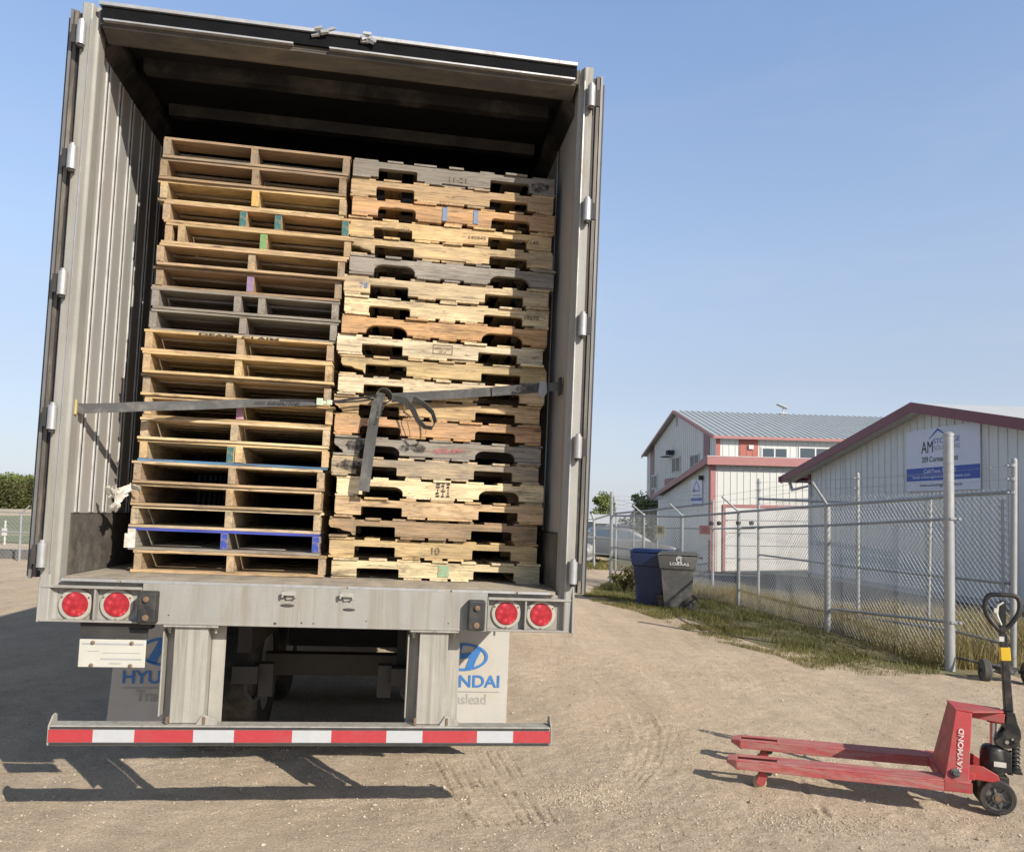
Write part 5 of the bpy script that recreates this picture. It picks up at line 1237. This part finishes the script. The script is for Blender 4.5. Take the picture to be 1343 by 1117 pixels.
for s in (1,-1):
    ya = yo if s > 0 else yR-yo; za = wz(ya)
    b.add([(-oh+.005,ya,za-.02),(-.02,ya,za-.02),(-.02,yr2,zr2-.02),(-oh+.005,yr2,zr2-.02),(-oh+.005,ya,za+.01),(-.02,ya,za+.01),(-.02,yr2,zr2+.01),(-oh+.005,yr2,zr2+.01)], [(0,3,2,1),(4,5,6,7),(0,1,5,4),(1,2,6,5),(2,3,7,6),(3,0,4,7)])
b.build('soffit', M['soffit'], wh)
b = MB(); b.tube([(-.15,yo-.05,wz(yo)-.03),(-.14,yo-.2,wz(yo)-.3),(-.06,-.12,wz(0)-.45),(-.06,-.12,.2)], .06, 8); b.build('downspout', M['white'], wh, smooth=True)
b = MB(); b.box(-.05,-.0195,-.12,.02,0,ze2-.05); b.build('corner_trim', M['maroon'], wh)
# company sign
a = onw(1190.5,566); c_ = onw(1287,552.5); d_ = onw(1192,645); e_ = onw(1288.5,641)
ys0, ys1 = (a.y+d_.y)/2, (c_.y+e_.y)/2; zs0, zs1 = (d_.z+e_.z)/2, (a.z+c_.z)/2
sign = empty('company_sign', MW@Matrix.Translation((-.02,ys0,zs0)), 'large white and blue company sign reading AM Storage Solutions on the warehouse gable', 'sign')
sign.matrix_world = MW@Matrix.Translation((-.02,ys0,zs0))
SW, SH = ys0-ys1, zs1-zs0        # local: right = -y
b = MB(); b.box(-.03,0,-SW,0,0,SH); b.build('board', M['signwhite'], sign)
b = MB(); b.box(-.034,-.0305,-SW,0,SH*.165,SH*.375); b.build('blue_band', M['signblue'], sign)
def stx(body, u0, u1, v0, v1, mat, off=0): text('lettering', body, mat, (-.0355,-SW*u0,SH*v0), (0,-1,0), (0,0,1), SW*(u1-u0), SH*(v1-v0), sign, off=off)
stx('AM', .225, .39, .61, .80, M['ink'], 0); stx('STORAGE', .40, .755, .745, .825, M['signblue'], 0); stx('SOLUTIONS', .40, .755, .64, .715, M['plategrey'], 0)
stx('209 Corman Street', .23, .73, .46, .55, M['ink'], .005); stx('Call/Text 306 2 0', .26, .7, .285, .345, M['signwhite'], .01); stx('Email: amstoragesolutions@outlook.com', .1, .88, .19, .25, M['signwhite'], .005); stx('www.amstoragesolutions.ca', .2, .78, .055, .125, M['ink'], .005)
b = MB()
for pp in ([(.33,.83),(.44,.965),(.46,.985),(.46,.95),(.345,.83)], [(.46,.985),(.57,.88),(.56,.87),(.46,.95)]): b.add([(-.0355,-SW*u,SH*v) for u, v in pp], [tuple(range(len(pp)))])
b.build('roof_mark', M['signblue'], sign)

# ------------------------------------------------------------------ parked cars and things behind
def car(x, y, ang, paint, label, suv=False, scale=1.0):
    Mc = ground_frame(x, y, ang); Mc.translation.z = g0(x,y)+.02; Mc = Mc@Matrix.Scale(scale, 4)
    r = empty('parked_car', Mc, label, 'car', 'cars parked beyond the fence')
    h = 1.7 if suv else 1.45
    low = [(-2.3,.35),(-2.32,.62),(-2.2,.92),(-1.5,1.0 if suv else .97),(.9,.97),(1.75,.86),(2.25,.7),(2.32,.5),(2.25,.3)]
    b = MB(); n = len(low); W = .88
    def rg(s, ins): return [(p[0]*(1-ins*.03),s*(W-ins*.12),p[1]) for p in low]
    b.prism(low, -W, W, 1); body = b.build('body', paint, r, bevel=.09, seg=3, smooth=True)
    top = [(-2.0 if suv else -1.75,.95),(-1.75 if suv else -1.05,h-.06),(-1.2 if suv else -.7,h),(.0,h),(.35,h-.05),(1.15,.94)]
    b = MB(); vs = [(p[0],-.78+.16*(p[1]-.94)/.5,p[1]) for p in top]+[(p[0],.78-.16*(p[1]-.94)/.5,p[1]) for p in top]; m = len(top)
    b.add(vs, [tuple(range(m)),tuple(reversed(range(m,2*m)))]+[(i,i+m,(i+1)%m+m,(i+1)%m) for i in range(m)]); b.build('cabin', paint, r, bevel=.04, seg=2, smooth=True)
    b = MB()
    for s in (-1,1):
        for q in ([(-1.45,1.0),(-1.0,h-.12),(-.32,h-.09),(-.3,1.0)],[(-.22,1.0),(-.24,h-.09),(.22,h-.13),(.85,1.0)]):
            ps = [(u,s*(.79-.16*(v-.94)/.5),v) for u, v in q]; b.add(ps, [(0,1,2,3)])
    b.add([(.42,-.58,h-.1),(.42,.58,h-.1),(1.12,.74,1.0),(1.12,-.74,1.0)], [(0,1,2,3)]); b.add([(-1.8 if suv else -1.12,-.56,h-.12),(-1.8 if suv else -1.12,.56,h-.12),(-2.0 if suv else -1.74,.72,1.02),(-2.0 if suv else -1.74,-.72,1.02)], [(0,1,2,3)])
    b.build('windows', M['glass'], r)
    for xx in (-1.4,1.42):
        for s in (-1,1):
            w = MB(); w.lathe([(.2,-.1),(.3,-.1),(.325,-.08),(.325,.08),(.3,.1),(.2,.1)], (xx,s*.8,.325), (0,1,0), 24, ring=True); wo = w.build('wheel', M['tyre'], r, smooth=True)
            w = MB(); w.lathe([(.2,-.1),(.18,-.06),(.05,-.08),(.05,.08),(.18,.06),(.2,.1)], (xx,s*.8,.325), (0,1,0), 18); w.build('rim', M['alu'], wo, smooth=True)
    b = MB()
    for s in (-1,1): b.box(2.2,2.29,s*.62-.16,s*.62+.16,.62,.74); b.box(-2.33,-2.24,s*.62-.16,s*.62+.16,.66,.82)
    b.build('lamp', M['plategrey'], r, bevel=.02)
def paint(n, c): return pm(n, c, .4, .0, .04, 4, coat=.15)
car(4.3, 31.2, R(6), paint('dark_grey_car_paint', (.07,.075,.085)), 'dark grey sedan parked broadside on the grass beyond the fence')
car(.75, 29.3, R(-14), paint('silver_car_paint', (.4,.4,.38)), 'silver car just right of the trailer, its front wheel showing')
car(3.4, 38.5, R(-80), paint('white_car_paint', (.6,.6,.6)), 'white pickup high car parked behind the dark sedan, left of it', suv=True)
car(5.4, 39.5, R(-95), paint('blue_grey_car_paint', (.2,.23,.27)), 'blue grey tall car parked behind the dark sedan, right of it', suv=True)
# pale shed far behind the cars
Ms = Matrix.Translation((7.2,60,g0(7.2,60))); shed = empty('shed', Ms, 'long pale shed with a low roof far behind the parked cars', 'shed')
b = MB(); b.box(-2.5,3.5,0,8,-.2,1.9); b.build('wall', M['cream'], shed); b = MB(); b.prism([(-.3,1.9),(4,2.6),(8.3,1.9)], -2.8, 3.8, 0); b.build('roof', M['roofwhite'], shed)
Ms = Matrix.Translation((6.0,70,g0(6,60))); shed = empty('silo_hut', Ms, 'cream hut with a red pointed roof beside the trailer edge, far off', 'hut')
b = MB(); b.box(-.9,.9,0,2,-.2,4.6); b.build('wall', M['cream'], shed); b = MB(); b.add([(-1,-.1,4.6),(1,-.1,4.6),(1,2.1,4.6),(-1,2.1,4.6),(0,1,5.9)], [(3,2,1,0),(0,1,4),(1,2,4),(2,3,4),(3,0,4)]); b.build('roof', M['pinktrim'], shed)
# low fence beside the cars
f3 = empty('car_park_fence', (3.2,29.6,g0(3.2,29.6)), 'thin pipe fence with bent top in front of the parked cars', 'fence'); QI = Matrix.Translation(-Vector(f3.location))
Yq = 27.6
for px, yt, yb in ((779,681,738),(739,680,741)):
    b = MB(); p0 = at(px,yb,Yq); b.tube([(p0.x,Yq,g0(p0.x,Yq)-.05),at(px,yt,Yq),at(px-3,yt-8,Yq)], .045, 8); fb('post', b, M['galv'], f3, QI, smooth=True)
for y0, y1 in ((681,674),(704,706),(726,727)):
    b = MB(); b.tube([at(735,y0,Yq),at(779,y0,Yq),at(803,y1,Yq-.5)], .028, 6); fb('rail', b, M['galv'], f3, QI, smooth=True)
# far left fence
fl_ = empty('far_left_fence', (-12.5,19.8,g0(-12.5,19.8)), 'chain link fence with angled barb arms at the far left edge', 'fence'); LI = Matrix.Translation(-Vector(fl_.location))
Yl = 19.8
for dx in range(-2, 5):
    x = -12.45-dx*3.0; zb_ = g0(x,Yl); b = MB(); b.tube([(x,Yl,zb_-.05),(x,Yl,zb_+1.2)], .028, 8); b.tube([(x,Yl,zb_+1.2),(x+.2,Yl,zb_+1.4)], .02, 8); fb('post', b, M['galv'], fl_, LI, smooth=True)
b = MB()
for z in (1.22,.72): b.tube([(-25,Yl,g0(-25,Yl)+z),(-6,Yl,g0(-6,Yl)+z)], .02, 6)
fb('rail', b, M['galv'], fl_, LI, smooth=True)
b = MB(); vs, fs = chain_mesh((-22,Yl),(-6.5,Yl), g0(-22,Yl)+.03, g0(-22,Yl)+1.2, g0(-6.5,Yl)+.03, g0(-6.5,Yl)+1.2, size=.08); b.add(vs, fs); fb('chain_link', b, M['wirefar'], fl_, LI)
mk = empty('marker_post', at(6,683+29,26), 'thin white marker post with a small pale plate behind the far left fence', 'post')
b = MB(); b.tube([(0,0,-.3),(0,0,.75)], .03, 8); b.box(-.09,.09,-.04,-.035,.25,.5); b.build('post', M['white'], mk)
kb = MB(); kb.box(-40,-9.5,0,.4,-.15,.22); ko = kb.build('kerb', pm('dark_kerb', (.14,.13,.12), .9, 0, .2, 3), None); ko.location = (0,20.3,g0(-12.5,20.3)); tag(ko, 'low dark kerb of earth below the far left fence', 'kerb', kind='structure')

# ------------------------------------------------------------------ plants
def leaf_mat(name, a, b_, c):
    m, nt, b = newmat(name); g = nt.nodes.new('ShaderNodeNewGeometry')
    cc = ramp(nt, g.outputs['Random Per Island'], [(0,a),(.5,b_),(1,c)]); nt.links.new(cc, b.inputs['Base Color']); b.inputs['Roughness'].default_value = .7; b.inputs['Specular IOR Level'].default_value = .2
    tr = nt.nodes.new('ShaderNodeBsdfTranslucent'); nt.links.new(cc, tr.inputs[0]); mx = nt.nodes.new('ShaderNodeMixShader'); mx.inputs[0].default_value = .3
    nt.links.new(b.outputs[0], mx.inputs[1]); nt.links.new(tr.outputs[0], mx.inputs[2]); nt.links.new(mx.outputs[0], nt.nodes['Material Output'].inputs[0]); return m
LG = leaf_mat('tree_leaves', (.08,.11,.03),(.18,.22,.07),(.3,.31,.12)); LO = leaf_mat('olive_leaves', (.05,.06,.02),(.1,.11,.04),(.16,.15,.06))
def tree(x, y, hgt, rad, label, mat, nleaf=2600, leaf=.16):
    z0 = g0(x,y); root = empty('tree', (x,y,z0), label, 'tree', 'trees beyond the yard')
    b = MB(); b.tube([(0,0,-.1),(.05,.02,hgt*.35),(-.03,.05,hgt*.75)], hgt*.03, 8, r2=hgt*.008)
    cl = []
    for k in range(34):
        a = random.random()*6.28; f = random.random(); zz = hgt*(.14+.78*f); rr = rad*(1-abs(f-.4)*.9)*random.uniform(.3,.95)
        c = Vector((rr*math.cos(a),rr*math.sin(a),zz)); cl.append((c, rad*random.uniform(.2,.42))); b.tube([(0,0,zz*.55),c], hgt*.008, 5, r2=.01)
    b.build('trunk', M['bark'], root)
    n = nleaf; vs = np.empty((n*4,3)); 
    for i in range(n):
        c, r_ = random.choice(cl); d = Vector((random.gauss(0,1),random.gauss(0,1),random.gauss(0,.8))).normalized()*r_*random.random()**.4; p = c+d
        q = Vector((random.gauss(0,1),random.gauss(0,1),random.gauss(0,1))).normalized(); t = q.orthogonal().normalized(); w = q.cross(t); s = leaf*random.uniform(.6,1.3)
        for k, (u, v) in enumerate(((-.5,0),(0,-.35),(.5,0),(0,.35))): vs[i*4+k] = p+t*u*s*1.3+w*v*s
    me = bpy.data.meshes.new('crown'); me.from_pydata(vs.tolist(), [], [(i*4,i*4+1,i*4+2,i*4+3) for i in range(n)]); me.materials.append(mat)
    o = bpy.data.objects.new('crown', me); col.objects.link(o); o.parent = root
for i, (px, h_, Yt, lab) in enumerate(((-22,4.9,128,'broad green tree at the very left edge'),(6,5.2,126,'green tree rising behind the far left marker post'),(26,5.3,130,'green tree behind the bent fence post at far left'),(46,5.0,127,'green tree half hidden by the left trailer door'),(14,3.4,112,'lower olive shrub tree in front of the far left trees'),(38,3.6,114,'olive shrub tree just left of the trailer door'))):
    x, z = ray(px, 660); tree(x*Yt, Yt, h_, 3.4 if i < 4 else 3.0, lab, LG if i < 4 else LO, 6500, .34)
x, z = ray(791, 660); tree(x*75, 75, 4.9, 1.5, 'small green tree far off behind the parked cars', LG, 5200, .2)
x, z = ray(843, 655); tree(x*46, 46, 3.9, 1.3, 'young tree against the left end of the white building', LG, 4200, .13)
x, z = ray(700, 660)
for i, px in enumerate((-60, 700, 730)):
    pass
# grass
def in_poly(x, y, poly):
    ins = False; j = len(poly)-1
    for i in range(len(poly)):
        xi, yi = poly[i]; xj, yj = poly[j]
        if (yi > y) != (yj > y) and x < (xj-xi)*(y-yi)/(yj-yi)+xi: ins = not ins
        j = i
    return ins
def grass(name, poly, n, hmin, hmax, w, mat, label, dens=None, lean=.5):
    xs_ = [p[0] for p in poly]; ys_ = [p[1] for p in poly]; vs = []; fs = []; c = 0; tries = 0
    while c < n and tries < n*30:
        tries += 1
        x = random.uniform(min(xs_),max(xs_)); y = random.uniform(min(ys_),max(ys_))
        if not in_poly(x, y, poly): continue
        if dens and random.random() > dens(x, y): continue
        nz = vnoise(np.array([x]),np.array([y]),.45,31)[0]+.5
        if random.random() > .25+nz*1.1: continue
        h_ = random.uniform(hmin,hmax)*(.55+.8*nz); a = random.random()*6.28; l = random.uniform(.1,lean)*h_; dx, dy = math.cos(a)*l, math.sin(a)*l
        b_ = random.random()*6.28; wx, wy = math.cos(b_)*w/2, math.sin(b_)*w/2; z = gz(x,y)-.005; o = len(vs)
        vs += [(x-wx,y-wy,z),(x+wx,y+wy,z),(x+wx*.7+dx*.35,y+wy*.7+dy*.35,z+h_*.6),(x-wx*.7+dx*.35,y-wy*.7+dy*.35,z+h_*.6),(x+dx,y+dy,z+h_)]
        fs += [(o,o+1,o+2,o+3),(o+3,o+2,o+4)]; c += 1
    me = bpy.data.meshes.new(name); me.from_pydata(vs, [], fs); me.materials.append(mat); o = bpy.data.objects.new(name, me); col.objects.link(o); tag(o, label, 'grass', kind='stuff')
GG = leaf_mat('green_grass_blades', (.06,.08,.02),(.13,.14,.045),(.33,.28,.12)); GD = leaf_mat('dry_grass_blades', (.2,.16,.065),(.3,.24,.1),(.4,.33,.17)); GM = leaf_mat('mixed_grass_blades', (.1,.11,.03),(.19,.17,.06),(.33,.27,.12))
edge = [(1.85,18.3),(2.15,16.2),(2.55,14.8),(3.2,13.4),(3.55,11.5),(3.8,10.3),(4.15,9.55),(4.6,9.25),(5.1,9.3)]
def near_edge(x, y):
    d = min(math.hypot(x-a, y-b) for a, b in edge); return .18+.82*min(1, d/.55)
strip = edge+[(5.35,9.75),(5.15,12.8),(4.72,16.3),(3.3,19.4),(2.6,21)]
grass('green_grass', strip, 24000, .025, .11, .008, GG, 'green grass strip between the gravel and the chain link fence', near_edge, .9)
grass('verge_grass', [(a_-.42+.2*math.sin(b_*3.1), b_-.18) for a_, b_ in edge]+[(5.3,9.7),(5.0,10.6),(4.3,10.6),(4.1,12.5),(3.7,14.4),(2.9,15.6),(2.6,18)], 24000, .015, .06, .007, GM, 'sparse yellowing grass fading out onto the gravel', lambda x, y: min(1, .07+max(0, min(math.hypot(x-a_, y-b_) for a_, b_ in edge)-.0)**.7) if vnoise(np.array([x]),np.array([y]),.3,77)[0] > -.1 else .04, 1.0)
grass('dry_grass', [(5.25,9.75),(5.35,12.8),(4.85,16.3),(4.0,18.4),(4.5,19.3),(5.7,17.5),(8.2,15.2),(9.6,13),(9.6,8.9),(6.9,9.1),(6.5,9.75)], 36000, .12, .42, .009, GD, 'tall dry yellow grass standing behind the chain link fence', None, .6)
grass('field_grass', [(-.3,31),(2.4,26.2),(4.5,27),(7,29.4),(7,31),(2,33)], 9000, .05, .16, .03, GM, 'pale grass strip in front of the parked cars', None, .8)
sheet('soil_strip', [(1.9,18.2),(2.2,16.2),(2.6,14.9),(3.2,13.5),(3.5,11.5),(3.7,10.3),(4.1,9.5),(5.05,9.4),(6.3,9.3),(9.6,9.0),(9.6,13),(8.2,15.1),(5.6,17.5),(4.2,19.5),(2.7,20.8)], pm('dry_soil', (.2,.165,.09), .95, 0, .25, 3, (.12,.12,.05), .5, 3, (1,1,1), .5, 60), .006, 'dry soil under the grass along the fence', 'soil')
def weed(px, py, h_, label, mat, n=260):
    X_, Y_ = gpt(px, py); root = empty('weed', (X_,Y_,gz(X_,Y_)), label, 'weed', 'weeds along the fence'); b = MB()
    tips = []
    for k in range(14):
        a = random.random()*6.28; l = h_*random.uniform(.15,.5); t = (math.cos(a)*l, math.sin(a)*l, h_*random.uniform(.6,1)); b.tube([(0,0,0),(t[0]*.4,t[1]*.4,t[2]*.6),t], .006, 4, r2=.002); tips.append(t)
    b.build('stems', M['bark'], root); vs = []; fs = []
    for i in range(n):
        t = random.choice(tips); f = random.uniform(.3,1.05); p = Vector((t[0]*f*f,t[1]*f*f,t[2]*f))+Vector((random.gauss(0,.03),random.gauss(0,.03),random.gauss(0,.03)))
        q = Vector((random.gauss(0,1),random.gauss(0,1),random.gauss(0,1))).normalized(); tt = q.orthogonal().normalized(); w = q.cross(tt); s = random.uniform(.03,.065); o = len(vs)
        vs += [p-tt*s,p-w*s*.35,p+tt*s,p+w*s*.35]; fs.append((o,o+1,o+2,o+3))
    me = bpy.data.meshes.new('leaves'); me.from_pydata([tuple(v) for v in vs], [], fs); me.materials.append(mat); o = bpy.data.objects.new('leaves', me); col.objects.link(o); o.parent = root
WB = leaf_mat('weed_leaves', (.08,.075,.03),(.14,.12,.05),(.22,.17,.08))
weed(829, 778, .62, 'brownish bushy weed left of the blue bin', WB, 420); weed(810, 772, .4, 'low green weed at the foot of the thick corner post', GG, 300); weed(818, 776, .45, 'yellow green weed between corner post and blue bin', GM, 300)
# ------------------------------------------------------------------ light, sky, camera
SUN = Vector((-1.12, 1.2, -1.0)).normalized()
sd = bpy.data.lights.new('sun', 'SUN'); sd.energy = 5.0; sd.angle = R(.53); sd.color = (1, .93, .82)
so = bpy.data.objects.new('sun', sd); col.objects.link(so); so.rotation_euler = SUN.to_track_quat('-Z', 'Y').to_euler()
elev = math.asin(-SUN.z); azim = math.atan2(-SUN.x, -SUN.y)      # direction towards the sun, from +Y clockwise
wd = bpy.data.worlds.new('World'); scene.world = wd; wd.use_nodes = True; nt = wd.node_tree; nt.nodes.clear()
wo = nt.nodes.new('ShaderNodeOutputWorld'); bg = nt.nodes.new('ShaderNodeBackground'); sk = nt.nodes.new('ShaderNodeTexSky')
sk.sky_type = 'NISHITA'; sk.sun_disc = False; sk.sun_elevation = elev; sk.sun_rotation = azim; sk.dust_density = .5; sk.air_density = 1.0; sk.ozone_density = 1.5; sk.altitude = 500
gc = nt.nodes.new('ShaderNodeTexCoord'); sx_ = nt.nodes.new('ShaderNodeSeparateXYZ'); nt.links.new(gc.outputs['Generated'], sx_.inputs[0])
hz_ = ramp(nt, sx_.outputs['Z'], [(0.0, (.75,.70,.72)), (.16, (.76,.67,.66)), (.30, (.93,.86,.82)), (.55, (.97,.98,1.02)), (.62, (.93,.94,.97)), (.72, (.15,.115,.095)), (1.0, (.09,.068,.055))])
mu = mix(nt, 1.0, sk.outputs[0], hz_, 'MULTIPLY'); sc2 = nt.nodes.new('ShaderNodeVectorMath'); sc2.operation = 'SCALE'; sc2.inputs['Scale'].default_value = 2.12; nt.links.new(mu, sc2.inputs[0])
hf = ramp(nt, sx_.outputs['Z'], [(0.0, .85), (.12, .62), (.32, .3), (.6, .08)])
hzc = mix(nt, hf, sc2.outputs[0], (4.1,4.68,5.7))
cn = noise(nt, mapping(nt, gc.outputs['Generated'], (1.5,1.5,7)), 2.2, 7, .6, .5)
hzc = mix(nt, mix(nt, 1.0, ramp(nt, cn, [(.5, 0.0), (.8, .22)]), ramp(nt, sx_.outputs['Z'], [(.05, 1.0), (.5, .3)]), 'MULTIPLY'), hzc, (6.2,6.4,6.8))
nt.links.new(hzc, bg.inputs[0]); bg.inputs[1].default_value = .1; nt.links.new(bg.outputs[0], wo.inputs[0])

cd = bpy.data.cameras.new('camera'); cam = bpy.data.objects.new('camera', cd); col.objects.link(cam); scene.camera = cam
cd.sensor_fit = 'HORIZONTAL'; cd.sensor_width = 36; cd.lens = F/1343*36; cd.shift_y = (CY-558.5)/1343; cd.clip_end = 2000; cd.clip_start = .05
c, s = math.cos(PITCH), math.sin(PITCH); cr, sr = math.cos(ROLL), math.sin(ROLL)
Rv = Vector((1,0,0)); Uv = Vector((0,-s,c)); Fv = Vector((0,c,s)); r_ = Rv*cr+Uv*sr; u_ = Uv*cr-Rv*sr
Mc = Matrix((r_, u_, -Fv)).transposed().to_4x4(); Mc.translation = (0,0,HC); cam.matrix_world = Mc
scene.view_settings.view_transform = 'Standard'; scene.view_settings.look = 'None'; scene.view_settings.exposure = 0.25; scene.view_settings.gamma = 1
scene.cycles.max_bounces = 6; scene.cycles.diffuse_bounces = 2
